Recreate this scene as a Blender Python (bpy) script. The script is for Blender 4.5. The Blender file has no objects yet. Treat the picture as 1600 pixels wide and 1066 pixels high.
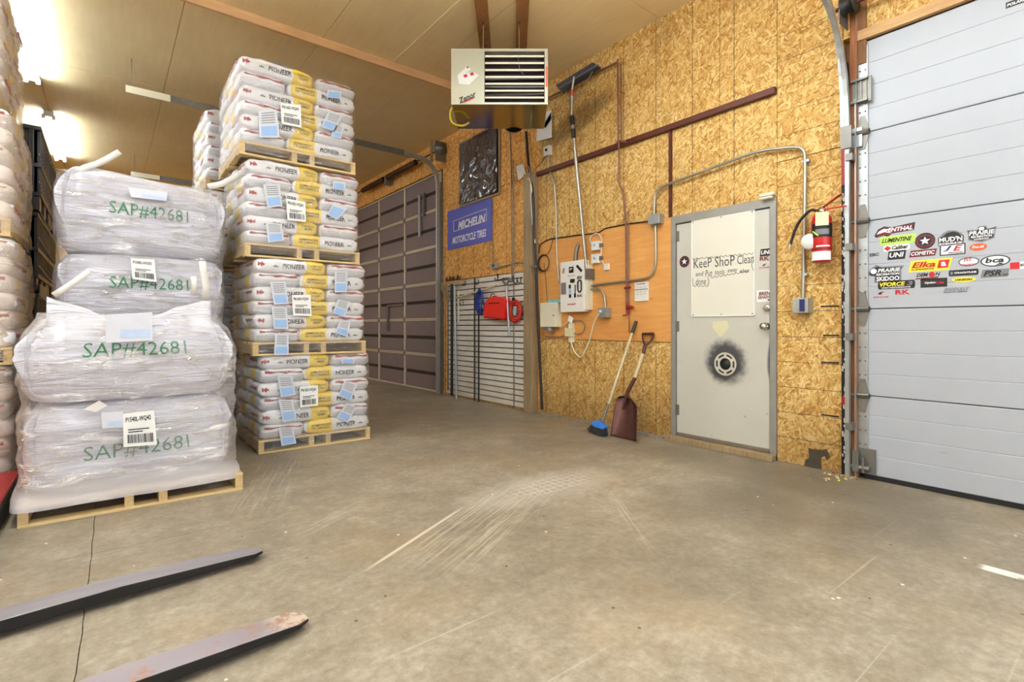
import bpy, math, random
from mathutils import Vector, Matrix, noise
random.seed(7)
SC = bpy.context.scene
COL = SC.collection

# ------------------------------------------------------------------ camera, world, exposure
YAW = math.radians(38.3)
SN, CS = math.sin(YAW), math.cos(YAW)
CAMH = 1.10
cam_d = bpy.data.cameras.new('camera'); cam_d.lens = 18.0; cam_d.sensor_width = 36.0
cam_d.shift_y = -23 / 1600; cam_d.clip_start = 0.05; cam_d.clip_end = 60
cam = bpy.data.objects.new('camera', cam_d); COL.objects.link(cam)
cam.location = (0, 0, CAMH); cam.rotation_euler = (math.radians(90), 0, -YAW)
SC.camera = cam
wd = bpy.data.worlds.new('world'); SC.world = wd; wd.use_nodes = True
wd.node_tree.nodes['Background'].inputs[0].default_value = (0.86, 0.935, 1.0, 1)
wd.node_tree.nodes['Background'].inputs[1].default_value = 2.6      # overcast sky, enters by the doorway added unseen behind the camera
SC.view_settings.view_transform = 'Standard'
SC.view_settings.look = 'None'
SC.view_settings.exposure = 0.12
SC.view_settings.gamma = 1.0
SC.view_settings.use_curve_mapping = False
SC.cycles.use_denoising = True
SC.cycles.max_bounces = 8
SC.cycles.diffuse_bounces = 5
SC.cycles.glossy_bounces = 3
SC.cycles.transparent_max_bounces = 16
SC.cycles.caustics_reflective = False
SC.cycles.caustics_refractive = False
LAMP_W = 10.0          # watts of each fluorescent fixture's light
TUBE_E = 76.0

WX, ZC, YB = 4.30, 4.16, 13.3      # right wall plane, ceiling height, back wall plane
XL, YF = -6.2, -3.2                # left wall, wall behind the camera

# ------------------------------------------------------------------ ray helpers (photo pixel -> point on a real plane)
def ray(px, py):
    t, s = (px - 800) / 800, (510 - py) / 800
    return Vector((CS * t + SN, -SN * t + CS, s))
def onX(px, py, X):
    d = ray(px, py); k = X / d.x; return Vector((X, d.y * k, CAMH + d.z * k))
def onY(px, py, Y):
    d = ray(px, py); k = Y / d.y; return Vector((d.x * k, Y, CAMH + d.z * k))
def onZ(px, py, Z):
    d = ray(px, py); k = (Z - CAMH) / d.z; return Vector((d.x * k, d.y * k, Z))
def W(px, py, off=0.0): return onX(px, py, WX - off)
def lean(px, py, x0, m):
    d = ray(px, py); k = (x0 + m * CAMH) / (d.x - m * d.z); return Vector((d.x * k, d.y * k, CAMH + d.z * k))

# ------------------------------------------------------------------ object helpers
ORG = {}
def tag(o, label=None, cat=None, group=None, kind=None):
    if label: o['label'] = label
    if cat: o['category'] = cat
    if group: o['group'] = group
    if kind: o['kind'] = kind
    return o
def empty(name, loc=(0, 0, 0), parent=None):
    o = bpy.data.objects.new(name, None); COL.objects.link(o); loc = Vector(loc)
    if parent: o.parent = parent; o.location = loc - ORG[parent]
    else: o.location = loc
    ORG[o] = loc; o.empty_display_size = .05
    return o
class MB:
    def __init__(s): s.v = []; s.f = []; s.sm = []; s.mi = []
    def add(s, vs, fs, smooth=False, mi=0):
        b = len(s.v); s.v += [tuple(v) for v in vs]
        for f in fs: s.f.append(tuple(b + i for i in f)); s.sm.append(smooth); s.mi.append(mi)
        return s
    def box(s, a, b, mi=0):
        x0, y0, z0 = [min(a[i], b[i]) for i in range(3)]; x1, y1, z1 = [max(a[i], b[i]) for i in range(3)]
        return s.add([(x0,y0,z0),(x1,y0,z0),(x1,y1,z0),(x0,y1,z0),(x0,y0,z1),(x1,y0,z1),(x1,y1,z1),(x0,y1,z1)],
                     [(0,3,2,1),(4,5,6,7),(0,1,5,4),(1,2,6,5),(2,3,7,6),(3,0,4,7)], mi=mi)
    def obox(s, c, U, V, N, mi=0):       # oriented box: half-vectors
        c, U, V, N = Vector(c), Vector(U), Vector(V), Vector(N)
        vs = [c + a*U + b*V + d*N for d in (-1, 1) for a, b in ((-1,-1),(1,-1),(1,1),(-1,1))]
        return s.add(vs, [(0,3,2,1),(4,5,6,7),(0,1,5,4),(1,2,6,5),(2,3,7,6),(3,0,4,7)], mi=mi)
    def bar(s, p, q, w, t, up=(1, 0, 0)):
        p, q = Vector(p), Vector(q); d = (q - p); u = Vector(up); a = d.cross(u).normalized(); b = a.cross(d).normalized()
        return s.obox((p + q) / 2, d / 2, a * w / 2, b * t / 2)
    def tube(s, pts, r, n=8, caps=True, closed=False):
        pts = [Vector(p) for p in pts]; rs = r if isinstance(r, (list, tuple)) else [r] * len(pts)
        vs = []; m = len(pts); prev = None
        for i, p in enumerate(pts):
            a = pts[i-1] if i else (pts[-1] if closed else pts[0]); b = pts[i+1] if i < m-1 else (pts[0] if closed else pts[-1])
            t = (b - a)
            t = t.normalized() if t.length > 1e-9 else Vector((0, 0, 1))
            if prev is None:
                h = Vector((0, 0, 1)) if abs(t.z) < .9 else Vector((1, 0, 0)); u = t.cross(h).normalized()
            else: u = (prev - t * prev.dot(t)); u = u.normalized() if u.length > 1e-6 else prev
            prev = u; w = t.cross(u)
            for k in range(n):
                an = 2 * math.pi * k / n; vs.append(p + rs[i] * (math.cos(an) * u + math.sin(an) * w))
        fs = []
        for i in range(m if closed else m - 1):
            j = (i + 1) % m
            for k in range(n): fs.append((i*n+k, i*n+(k+1)%n, j*n+(k+1)%n, j*n+k))
        s.add(vs, fs, True)
        if caps and not closed: s.add(vs[:n], [tuple(range(n))[::-1]]); s.add(vs[-n:], [tuple(range(n))])
        return s
    def lathe(s, prof, c, axis=(0, 0, 1), n=16):   # prof = [(r, h)]
        ax = Vector(axis).normalized(); h = Vector((1, 0, 0)) if abs(ax.x) < .9 else Vector((0, 1, 0))
        u = ax.cross(h).normalized(); w = ax.cross(u); c = Vector(c); vs = []
        for r, z in prof:
            for k in range(n):
                an = 2*math.pi*k/n; vs.append(c + ax*z + max(r, 1e-4)*(math.cos(an)*u + math.sin(an)*w))
        fs = [(i*n+k, i*n+(k+1)%n, (i+1)*n+(k+1)%n, (i+1)*n+k) for i in range(len(prof)-1) for k in range(n)]
        return s.add(vs, fs, True)
    def prism(s, pts, N):                 # planar outline (world points) extruded by the vector N
        pts = [Vector(p) for p in pts]; N = Vector(N); n = len(pts)
        return s.add(pts + [p + N for p in pts], [tuple(range(n))[::-1], tuple(range(n, 2*n))] + [(i, (i+1)%n, n+(i+1)%n, n+i) for i in range(n)])
    def grid(s, P, nu, nv, smooth=True, wrapu=False):
        vs = [P(i / nu, j / nv) for j in range(nv + 1) for i in range(nu + (0 if wrapu else 1))]
        w = nu if wrapu else nu + 1
        return s.add(vs, [(j*w+i, j*w+(i+1)%w, (j+1)*w+(i+1)%w, (j+1)*w+i) for j in range(nv) for i in range(nu)], smooth)
    def mesh(s, name, mats, org=(0, 0, 0)):
        o = Vector(org); me = bpy.data.meshes.new(name)
        me.from_pydata([tuple(Vector(v) - o) for v in s.v], [], s.f)
        for m in (mats if isinstance(mats, (list, tuple)) else [mats]): me.materials.append(m)
        me.polygons.foreach_set('use_smooth', s.sm); me.polygons.foreach_set('material_index', s.mi); me.update()
        return me
    def build(s, name, mats, parent=None, org=None, bev=0, solid=0):
        if parent is not None: o_ = ORG[parent]
        elif org is not None: o_ = Vector(org)
        else:
            xs, ys, zs = zip(*s.v); o_ = Vector(((min(xs)+max(xs))/2, (min(ys)+max(ys))/2, min(zs)))
        ob = bpy.data.objects.new(name, s.mesh(name, mats, o_)); COL.objects.link(ob)
        if parent is not None: ob.parent = parent
        else: ob.location = o_
        ORG[ob] = o_
        if solid:
            m = ob.modifiers.new('solid', 'SOLIDIFY'); m.thickness = solid; m.offset = 0
        if bev:
            m = ob.modifiers.new('bevel', 'BEVEL'); m.width = bev; m.segments = 2; m.limit_method = 'ANGLE'
        return ob
def place(me, name, parent, loc=(0, 0, 0), rz=0):
    o = bpy.data.objects.new(name, me); COL.objects.link(o)
    if parent: o.parent = parent
    o.location = loc; o.rotation_euler = (0, 0, rz); ORG[o] = Vector(loc)
    return o
def arc(p0, p1, p2, n=8):      # rounded corner p0 -> p1 -> p2
    p0, p1, p2 = Vector(p0), Vector(p1), Vector(p2)
    return [(1-t)**2*p0 + 2*t*(1-t)*p1 + t*t*p2 for t in [i/n for i in range(n+1)]]
def fillet(pts, r, n=6):
    pts = [Vector(p) for p in pts]; out = [pts[0]]
    for a, b, c in zip(pts, pts[1:], pts[2:]):
        d1, d2 = (a-b), (c-b); k1 = min(r, d1.length*.48); k2 = min(r, d2.length*.48)
        out += arc(b + d1.normalized()*k1, b, b + d2.normalized()*k2, n)
    return out + [pts[-1]]

# lettering -----------------------------------------------------------------
_tc = {}
def glyphs(s, shear=0, bold=0):
    key = (s, shear, bold)
    if key in _tc: return _tc[key]
    cu = bpy.data.curves.new('txt', 'FONT'); cu.body = s; cu.shear = shear; cu.offset = bold; cu.resolution_u = 2; cu.fill_mode = 'FRONT'
    ob = bpy.data.objects.new('txt', cu); me = bpy.data.meshes.new_from_object(ob)
    vs = [tuple(v.co) for v in me.vertices]; fs = [tuple(p.vertices) for p in me.polygons]
    bpy.data.objects.remove(ob); bpy.data.curves.remove(cu); bpy.data.meshes.remove(me)
    xs = [v[0] for v in vs]; ys = [v[1] for v in vs]; x0, x1, y0, y1 = min(xs), max(xs), min(ys), max(ys)
    vs = [((v[0]-x0)/(x1-x0), (v[1]-y0)/(y1-y0)) for v in vs]
    _tc[key] = (vs, fs); return _tc[key]
def letter(mb, s, c, U, V, w, h, shear=0, bold=0.012, mi=0):   # centred at c, U/V unit vectors, w x h metres
    vs, fs = glyphs(s, shear, bold); c, U, V = Vector(c), Vector(U), Vector(V)
    return mb.add([c + U*(x-.5)*w + V*(y-.5)*h for x, y in vs], fs, mi=mi)
UW, VW, NW = Vector((0, -1, 0)), Vector((0, 0, 1)), Vector((-1, 0, 0))     # right wall frame as seen from the room

# ------------------------------------------------------------------ materials
def lin(c):
    r = []
    for x in c[:3]:
        x = x / 255; r.append(x / 12.92 if x <= .04045 else ((x + .055) / 1.055) ** 2.4)
    return (*r, 1)
class NT:
    def __init__(s, name):
        s.m = bpy.data.materials.new(name); s.m.use_nodes = True; s.t = s.m.node_tree; s.b = s.t.nodes['Principled BSDF']; s.out = s.t.nodes['Material Output']
    def n(s, typ, **kw):
        o = s.t.nodes.new(typ)
        for k, v in kw.items():
            if k.startswith('i_'):
                key = k[2:]; key = int(key) if key.isdigit() else key; s.put(o.inputs[key], v)
            else: setattr(o, k, v)
        return o
    def put(s, inp, v):
        if isinstance(v, bpy.types.NodeSocket): s.t.links.new(v, inp)
        else: inp.default_value = v
    def math(s, op, a, b=0, c=0, clamp=False):
        o = s.t.nodes.new('ShaderNodeMath'); o.operation = op; o.use_clamp = clamp
        s.put(o.inputs[0], a); s.put(o.inputs[1], b); s.put(o.inputs[2], c); return o.outputs[0]
    def mix(s, f, a, b, mode='MIX'):
        o = s.t.nodes.new('ShaderNodeMix'); o.data_type = 'RGBA'; o.blend_type = mode; s.put(o.inputs[0], f); s.put(o.inputs[6], a); s.put(o.inputs[7], b); return o.outputs[2]
    def ramp(s, f, stops):
        o = s.t.nodes.new('ShaderNodeValToRGB'); s.put(o.inputs[0], f); e = o.color_ramp.elements
        while len(e) < len(stops): e.new(.5)
        for k, (p, c) in zip(e, stops): k.position = p; k.color = c if len(c) == 4 else (*c, 1)
        return o.outputs[0]
    def smooth(s, v, a, b):
        o = s.t.nodes.new('ShaderNodeMapRange'); o.interpolation_type = 'SMOOTHSTEP'; s.put(o.inputs[0], v); o.inputs[1].default_value = a; o.inputs[2].default_value = b; return o.outputs[0]
    def noise(s, vec, scale, detail=3, rough=.5, dist=0):
        o = s.t.nodes.new('ShaderNodeTexNoise'); s.put(o.inputs['Vector'], vec); o.inputs['Scale'].default_value = scale; o.inputs['Detail'].default_value = detail
        o.inputs['Roughness'].default_value = rough; o.inputs['Distortion'].default_value = dist; return o.outputs[0]
    def mapv(s, vec, scale=(1, 1, 1), rot=(0, 0, 0), loc=(0, 0, 0)):
        o = s.t.nodes.new('ShaderNodeMapping'); s.put(o.inputs[0], vec); o.inputs['Scale'].default_value = scale; o.inputs['Rotation'].default_value = rot; o.inputs['Location'].default_value = loc; return o.outputs[0]
    def pos(s): return s.n('ShaderNodeNewGeometry').outputs['Position']
    def bump(s, h, strength=.3, dist=.01):
        o = s.n('ShaderNodeBump'); s.put(o.inputs['Height'], h); o.inputs['Strength'].default_value = strength; o.inputs['Distance'].default_value = dist
        s.t.links.new(o.outputs[0], s.b.inputs['Normal'])
def P(name, rgb, rough=.5, metal=0, var=.12, vs=6, stretch=(1, 1, 1), bump=0, bs=40, coat=0, trans=0, spec=.5):
    t = NT(name); b = t.b; c = lin(rgb)
    oi = t.n('ShaderNodeObjectInfo').outputs['Random']; tc = t.n('ShaderNodeTexCoord').outputs['Object']
    off = t.n('ShaderNodeVectorMath', operation='ADD'); t.put(off.inputs[0], tc)
    cx = t.n('ShaderNodeCombineXYZ'); k = t.math('MULTIPLY', oi, 37.0)
    for i in range(3): t.put(cx.inputs[i], k)
    t.put(off.inputs[1], cx.outputs[0]); v = t.mapv(off.outputs[0], scale=stretch)
    if var:
        n = t.noise(v, vs, 4, .6)
        col = t.mix(n, tuple(x*(1-var*1.6) for x in c[:3]) + (1,), tuple(min(1, x*(1+var*1.6)) for x in c[:3]) + (1,))
        t.put(b.inputs['Base Color'], col)
    else: b.inputs['Base Color'].default_value = c
    b.inputs['Roughness'].default_value = rough; b.inputs['Metallic'].default_value = metal
    b.inputs['Specular IOR Level'].default_value = spec
    if coat: b.inputs['Coat Weight'].default_value = coat; b.inputs['Coat Roughness'].default_value = .15
    if bump: t.bump(t.noise(v, bs, 4, .6), bump, .01)
    return t.m
def wood(name, c1, c2, rough=.7, axis=0, knots=True):
    t = NT(name); tc = t.n('ShaderNodeTexCoord').outputs['Object']; oi = t.n('ShaderNodeObjectInfo').outputs['Random']
    off = t.n('ShaderNodeVectorMath', operation='ADD'); cx = t.n('ShaderNodeCombineXYZ'); k = t.math('MULTIPLY', oi, 53.0)
    for i in range(3): t.put(cx.inputs[i], k)
    t.put(off.inputs[0], tc); t.put(off.inputs[1], cx.outputs[0])
    sc = [14, 14, 14]; sc[axis] = .9
    n = t.noise(t.mapv(off.outputs[0], scale=sc), 3, 5, .65, .8); n2 = t.noise(off.outputs[0], 2.2, 2)
    col = t.ramp(t.math('ADD', t.math('MULTIPLY', n, .7), t.math('MULTIPLY', n2, .3)), [(.3, lin(c1)), (.7, lin(c2))])
    t.put(t.b.inputs['Base Color'], col); t.b.inputs['Roughness'].default_value = rough; t.bump(n, .25, .004)
    return t.m

def make_osb(name, lines='v', tone=1.0, orange=0.0, dirt=True):
    t = NT(name); p = t.pos(); sx = t.n('ShaderNodeSeparateXYZ'); t.put(sx.inputs[0], p)
    X, Y, Z = sx.outputs; u = t.math('ADD', X, Y)
    cb = t.n('ShaderNodeCombineXYZ'); t.put(cb.inputs[0], u); t.put(cb.inputs[1], Z); q = cb.outputs[0]
    dn = t.n('ShaderNodeTexNoise'); t.put(dn.inputs['Vector'], q); dn.inputs['Scale'].default_value = 9
    qa = t.n('ShaderNodeVectorMath', operation='MULTIPLY_ADD'); t.put(qa.inputs[0], dn.outputs[1]); qa.inputs[1].default_value = (.06,)*3; t.put(qa.inputs[2], q)
    lay = []
    for i, a in enumerate((.25, 1.15, 2.3, 1.75, .7)):
        v = t.n('ShaderNodeTexVoronoi', voronoi_dimensions='2D'); t.put(v.inputs['Vector'], t.mapv(t.mapv(qa.outputs[0], rot=(0, 0, a)), scale=(19, 84, 1), loc=(i*7.3, i*3.1, 0)))
        v.inputs['Scale'].default_value = 1.0
        c = t.n('ShaderNodeSeparateColor'); t.put(c.inputs[0], v.outputs['Color']); lay.append((c.outputs[0], c.outputs[1], v.outputs['Distance']))
    # the strand that lies on top wins
    val, top, dist = lay[0]
    for r, g, d in lay[1:]:
        m = t.math('GREATER_THAN', g, top)
        inv = t.math('SUBTRACT', 1, m)
        val = t.math('ADD', t.math('MULTIPLY', r, m), t.math('MULTIPLY', val, inv)); dist = t.math('ADD', t.math('MULTIPLY', d, m), t.math('MULTIPLY', dist, inv))
        top = t.math('MAXIMUM', g, top)
    fine = t.noise(t.mapv(q, scale=(1, 1, 1)), 70, 3, .7); big = t.noise(q, .9, 3, .6)
    f = t.math('ADD', t.math('MULTIPLY', val, .62), t.math('ADD', t.math('MULTIPLY', fine, .30), t.math('MULTIPLY', big, .22)))
    def cc(c): return lin(tuple(min(255, x * tone) for x in c))
    col = t.ramp(f, [(.22, cc((158, 108, 46))), (.42, cc((198, 150, 78))), (.62, cc((214, 172, 98))), (.90, cc((240, 212, 148)))])
    col = t.mix(t.smooth(dist, .35, .75), col, lin((120, 76, 30)), 'MIX') if False else col
    fk = t.math('MULTIPLY', t.smooth(t.noise(t.mapv(t.mapv(q, rot=(0, 0, .6)), scale=(22, 60, 1)), 1.0, 3, .6), .63, .72), .6); col = t.mix(fk, col, lin((104, 66, 28)))
    if orange: col = t.mix(orange, col, lin((255, 190, 110)), 'MULTIPLY')
    if dirt:
        g = t.math('MULTIPLY', t.smooth(t.math('ADD', Z, t.math('MULTIPLY', big, 1.2)), 1.45, .45), .52)
        g2 = t.math('MULTIPLY', t.smooth(t.noise(q, 1.6, 4, .65), .56, .76), .35)
        col = t.mix(t.math('MAXIMUM', g, g2, clamp=True), col, lin((104, 72, 34)))
        # darker elongated patch high on the wall beside the heater
        sd = t.math('ADD', t.math('POWER', t.math('MULTIPLY', t.math('SUBTRACT', Y, 4.25), 1.3), 2), t.math('POWER', t.math('MULTIPLY', t.math('SUBTRACT', t.math('SUBTRACT', Z, 3.50), t.math('MULTIPLY', t.math('SUBTRACT', 4.25, Y), .22)), 5.0), 2))
        sd = t.math('ADD', sd, t.math('MULTIPLY', t.noise(q, 6, 3), .7))
        col = t.mix(t.math('MULTIPLY', t.smooth(sd, 1.25, .45), .62), col, lin((84, 60, 34)))
    if lines:
        a = Y if lines == 'v' else Z
        o, s_ = (1.904, .4065) if lines == 'v' else (.0, .2033)
        fr = t.math('ABSOLUTE', t.math('SUBTRACT', t.math('FRACT', t.math('ADD', t.math('DIVIDE', t.math('SUBTRACT', a, o), s_), 40.5)), .5))
        ln = t.smooth(fr, .0125 if lines == 'v' else .018, .006)
        ln = t.math('MULTIPLY', ln, t.smooth(t.noise(q, 5, 2), .28, .46))
        col = t.mix(t.math('MULTIPLY', ln, .8), col, lin((58, 40, 26)))
    nails = None
    t.put(t.b.inputs['Base Color'], col); t.b.inputs['Roughness'].default_value = .72; t.b.inputs['Specular IOR Level'].default_value = .3
    t.bump(t.math('ADD', t.math('MULTIPLY', val, .6), t.math('MULTIPLY', fine, .5)), .45, .004)
    return t.m

M = {}
M['osb'] = make_osb('osb_sheet', 'v', .955); M['osb_h'] = make_osb('osb_sheet_horizontal', 'h', .955); M['osb_far'] = make_osb('osb_sheet_far', 'v', 1.04, .35, False)
M['osb_plain'] = make_osb('osb_plain', None)
M['wood'] = wood('spruce_lumber', (172, 124, 76), (216, 172, 118)); M['wood_y'] = wood('spruce_lumber_along', (172, 128, 82), (214, 176, 126), axis=1)
M['wood_dark'] = wood('stained_lumber', (96, 62, 34), (150, 104, 62), axis=2); M['wood_post'] = wood('old_post', (118, 98, 72), (172, 148, 112), axis=2)
M['pallet_x'] = wood('pallet_board', (186, 158, 108), (226, 202, 152), axis=0); M['pallet_y'] = wood('pallet_board_along', (180, 150, 102), (220, 194, 144), axis=1)
M['handle'] = wood('worn_handle', (176, 160, 120), (226, 214, 178), axis=2, rough=.6)
M['jamb'] = wood('jamb_lumber', (118, 66, 34), (176, 112, 62), axis=2)
M['galv'] = P('galvanised_steel', (176, 182, 184), .42, .75, .18, 18, bump=.05, bs=60); M['galv_d'] = P('dull_steel', (128, 126, 120), .5, .7, .2, 14)
M['emt'] = P('conduit_steel', (176, 172, 160), .35, .8, .1, 10); M['alu'] = P('aluminium_tube', (160, 154, 142), .35, .75, .08, 10)
M['white'] = P('white_plastic', (226, 222, 212), .45, 0, .04, 8); M['paper'] = P('paper_white', (236, 236, 232), .7, 0, .03, 8)
M['cream'] = P('cream_enamel', (222, 216, 190), .4, 0, .05, 6); M['panelw'] = P('panel_enamel', (232, 228, 220), .35, 0, .03, 6)
M['black'] = P('black_plastic', (26, 25, 26), .45, 0, .2, 12); M['rubber'] = P('black_rubber', (20, 19, 19), .7, 0, .2, 20)
M['red'] = P('red_enamel', (196, 26, 30), .3, 0, .06, 8, coat=.4); M['redpl'] = P('red_plastic', (232, 34, 28), .4, 0, .05, 8)
M['redpaint'] = P('red_painted_steel', (156, 34, 36), .45, .1, .15, 6); M['redhose'] = P('red_hose', (206, 62, 44), .45, 0, .1, 20)
M['maroon'] = P('maroon_painted_steel', (84, 36, 26), .5, .1, .25, 6); M['copper'] = P('copper_pipe', (126, 86, 70), .45, .4, .2, 14)
M['blue'] = P('blue_cord', (48, 62, 150), .5, 0, .1, 20); M['bluepl'] = P('blue_broom_plastic', (52, 118, 206), .45, 0, .06, 8)
M['navy'] = P('navy_ink', (28, 34, 92), .5, 0, 0); M['grey'] = P('grey_box', (150, 148, 142), .45, .3, .12, 8); M['yellow_hose'] = P('yellow_cable', (226, 206, 40), .4, 0, .05, 8)
M['ink'] = P('black_ink', (24, 22, 24), .5, 0, 0); M['inkred'] = P('red_ink', (190, 22, 34), .5, 0, 0); M['inkdred'] = P('dark_red_ink', (112, 20, 28), .5, 0, 0)
M['inkwhite'] = P('white_ink', (236, 236, 236), .5, 0, 0); M['inkgrey'] = P('grey_ink', (120, 120, 124), .5, 0, 0); M['marker'] = P('faded_marker', (66, 68, 70), .5, 0, .1, 30); M['brownink'] = P('brown_ink', (96, 70, 20), .5, 0, 0); M['inkgreen'] = P('green_ink', (52, 120, 76), .6, 0, .25, 30)
M['lime'] = P('lime_vinyl', (186, 226, 90), .4, 0, 0); M['yel'] = P('yellow_vinyl', (250, 222, 52), .4, 0, 0); M['orangev'] = P('orange_vinyl', (226, 92, 40), .4, 0, 0)
M['tape'] = P('masking_tape', (216, 210, 170), .6, 0, .03, 8); M['lblue'] = P('blue_tag_print', (150, 182, 226), .6, 0, .05, 20); M['tagpaper'] = P('seed_tag_paper', (204, 207, 214), .6, 0, .05, 20)
M['sign'] = P('blue_corrugated_sign', (66, 70, 178), .4, 0, .06, 3); M['silver'] = P('chrome', (220, 218, 210), .18, 1, .05, 6)
M['brownpanel'] = P('brown_foam_panel', (124, 108, 106), .75, 0, .08, 10, bump=.3, bs=90); M['brownframe'] = P('beige_door_rail', (214, 200, 170), .5, .05, .08, 8)
M['darkgap'] = P('dark_groove', (44, 28, 24), .7, 0, .1, 6); M['spring'] = P('torsion_spring_steel', (82, 56, 44), .5, .6, .2, 10)
M['fork'] = P('worn_fork_steel', (152, 147, 153), .38, .4, .22, 5, stretch=(.35, 3, 3), bump=.08, bs=30); M['forkside'] = P('black_fork_paint', (24, 22, 22), .5, .2, .2, 8)
M['beam'] = wood('pale_beam_lumber', (196, 150, 100), (236, 196, 146)); M['rust'] = P('rusty_fork_steel', (158, 140, 134), .48, .35, .25, 9, bump=.15, bs=40)
M['shovel'] = P('rusted_shovel_steel', (88, 54, 48), .38, .55, .3, 7, bump=.1, bs=30)
M['bag'] = P('woven_seed_bag', (232, 230, 232), .42, 0, .05, 14, bump=.3, bs=26, coat=.25); M['bagside'] = P('grey_bag_print', (202, 201, 205), .42, 0, .06, 14, bump=.15, bs=26, coat=.25)
M['bagyel'] = P('yellow_bag_print', (240, 206, 70), .42, 0, .1, 14, bump=.15, bs=26, coat=.25); M['bagred'] = P('red_bag_seam', (168, 84, 84), .5, 0, .2, 16, bump=.3, bs=40)
M['strap'] = P('white_strap', (222, 218, 212), .6, 0, .05, 20)
M['ply'] = None
# ------------------------------------------------------------------ special materials
def concrete():
    t = NT('trowelled_concrete'); p = t.pos()
    a = t.noise(p, .7, 5, .6); b = t.noise(p, 5, 6, .7); c = t.noise(t.mapv(p, scale=(1, 1, 1)), 26, 6, .75)
    f = t.math('ADD', t.math('MULTIPLY', a, .5), t.math('SUBTRACT', t.math('ADD', t.math('MULTIPLY', b, .4), t.math('MULTIPLY', c, .44)), .12))
    col = t.ramp(f, [(.38, lin((112, 102, 87))), (.49, lin((132, 121, 104))), (.57, lin((147, 136, 119))), (.68, lin((170, 160, 143)))])
    warm = t.smooth(t.noise(p, 1.3, 3, .5), .5, .7); col = t.mix(t.math('MULTIPLY', warm, .3), col, lin((156, 132, 98)))
    dark = t.smooth(t.noise(t.mapv(p, scale=(1, 1, 1), loc=(5, 2, 0)), 2.1, 5, .7), .56, .74); col = t.mix(t.math('MULTIPLY', dark, .34), col, lin((104, 92, 76)))
    sx = t.n('ShaderNodeSeparateXYZ'); t.put(sx.inputs[0], p); X, Y, Z = sx.outputs
    def blob(cx, cy, rx, ry, lo=1.3, hi=.3):
        d = t.math('ADD', t.math('POWER', t.math('DIVIDE', t.math('SUBTRACT', X, cx), rx), 2), t.math('POWER', t.math('DIVIDE', t.math('SUBTRACT', Y, cy), ry), 2))
        return t.smooth(t.math('ADD', d, t.math('MULTIPLY', t.noise(p, 3.4, 5, .7), .9)), lo + .4, hi + .4)
    # tyre-dirt darkening by the doors
    for cx, cy, rx, ry, k in ((3.55, 1.35, .9, .75, .42), (3.0, 1.75, .6, .5, .3), (2.0, 1.4, .5, .4, .2), (3.9, 1.9, .4, 1.4, .25)):
        col = t.mix(t.math('MULTIPLY', blob(cx, cy, rx, ry), k), col, lin((88, 76, 62)))
    # pale powdery patch with hexagon marks
    pale = blob(2.35, 2.62, .75, .28); col = t.mix(t.math('MULTIPLY', pale, .22), col, lin((222, 216, 206)))
    vo = t.n('ShaderNodeTexVoronoi', feature='DISTANCE_TO_EDGE'); t.put(vo.inputs['Vector'], p); vo.inputs['Scale'].default_value = 17; vo.inputs['Randomness'].default_value = .25
    hx = t.math('MULTIPLY', t.smooth(vo.outputs['Distance'], .09, .03), t.math('MULTIPLY', blob(2.42, 2.62, .42, .16), .6)); col = t.mix(hx, col, lin((226, 220, 210)))
    # scrape marks left by pallet forks: thin streaks along one direction
    for cx, cy, L, Wd, an, k, s in ((1.75, 2.42, .85, .26,   .50, .5, 60), (1.02, 2.95, .35, .07, .5, .5, 60), (2.35, 1.9, .5, .05, .95, .5, 70), (1.30, 2.42, .5, .012, .48, .9, 3), (.9, 3.9, .8, .2, 1.2, .3, 40)):
        ca, sa = math.cos(an), math.sin(an)
        dx, dy = t.math('SUBTRACT', X, cx), t.math('SUBTRACT', Y, cy)
        uu = t.math('ADD', t.math('MULTIPLY', dx, ca), t.math('MULTIPLY', dy, sa)); vv = t.math('SUBTRACT', t.math('MULTIPLY', dy, ca), t.math('MULTIPLY', dx, sa))
        cb = t.n('ShaderNodeCombineXYZ'); t.put(cb.inputs[0], t.math('MULTIPLY', uu, 1.6)); t.put(cb.inputs[1], t.math('MULTIPLY', vv, s))
        st = t.smooth(t.noise(cb.outputs[0], 1.0, 3, .7), .44, .66) if s > 5 else 1.0
        m = t.math('MULTIPLY', t.smooth(t.math('ABSOLUTE', uu), L, L*.55), t.smooth(t.math('ABSOLUTE', vv), Wd, Wd*.6))
        col = t.mix(t.math('MULTIPLY', t.math('MULTIPLY', m, st), k), col, lin((206, 196, 176)))
    # long faint scratches
    for r, k in ((.6, .3), (1.9, .25)):
        sc_ = t.noise(t.mapv(p, scale=(.5, 40, 1), rot=(0, 0, r)), 1.0, 2, .5); col = t.mix(t.math('MULTIPLY', t.smooth(sc_, .70, .78), k), col, lin((212, 202, 184)))
    # short white dash
    m = t.math('MULTIPLY', t.smooth(t.math('ABSOLUTE', t.math('SUBTRACT', X, 3.14)), .040, .026), t.smooth(t.math('ABSOLUTE', t.math('SUBTRACT', Y, .28)), .25, .21))
    col = t.mix(t.math('MULTIPLY', m, t.smooth(b, .3, .5)), col, lin((240, 236, 222)))
    sp = t.n('ShaderNodeTexVoronoi'); t.put(sp.inputs['Vector'], p); sp.inputs['Scale'].default_value = 9
    spc = t.n('ShaderNodeSeparateColor'); t.put(spc.inputs[0], sp.outputs['Color'])
    spk = t.math('MULTIPLY', t.smooth(sp.outputs['Distance'], .08, .05), t.math('GREATER_THAN', spc.outputs[0], .55)); col = t.mix(t.math('MULTIPLY', spk, .8), col, t.mix(t.math('GREATER_THAN', spc.outputs[1], .5), lin((240, 236, 226)), lin((50, 44, 38))))
    t.put(t.b.inputs['Base Color'], col); t.put(t.b.inputs['Roughness'], t.math('ADD', .30, t.math('MULTIPLY', f, .32)))
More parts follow.
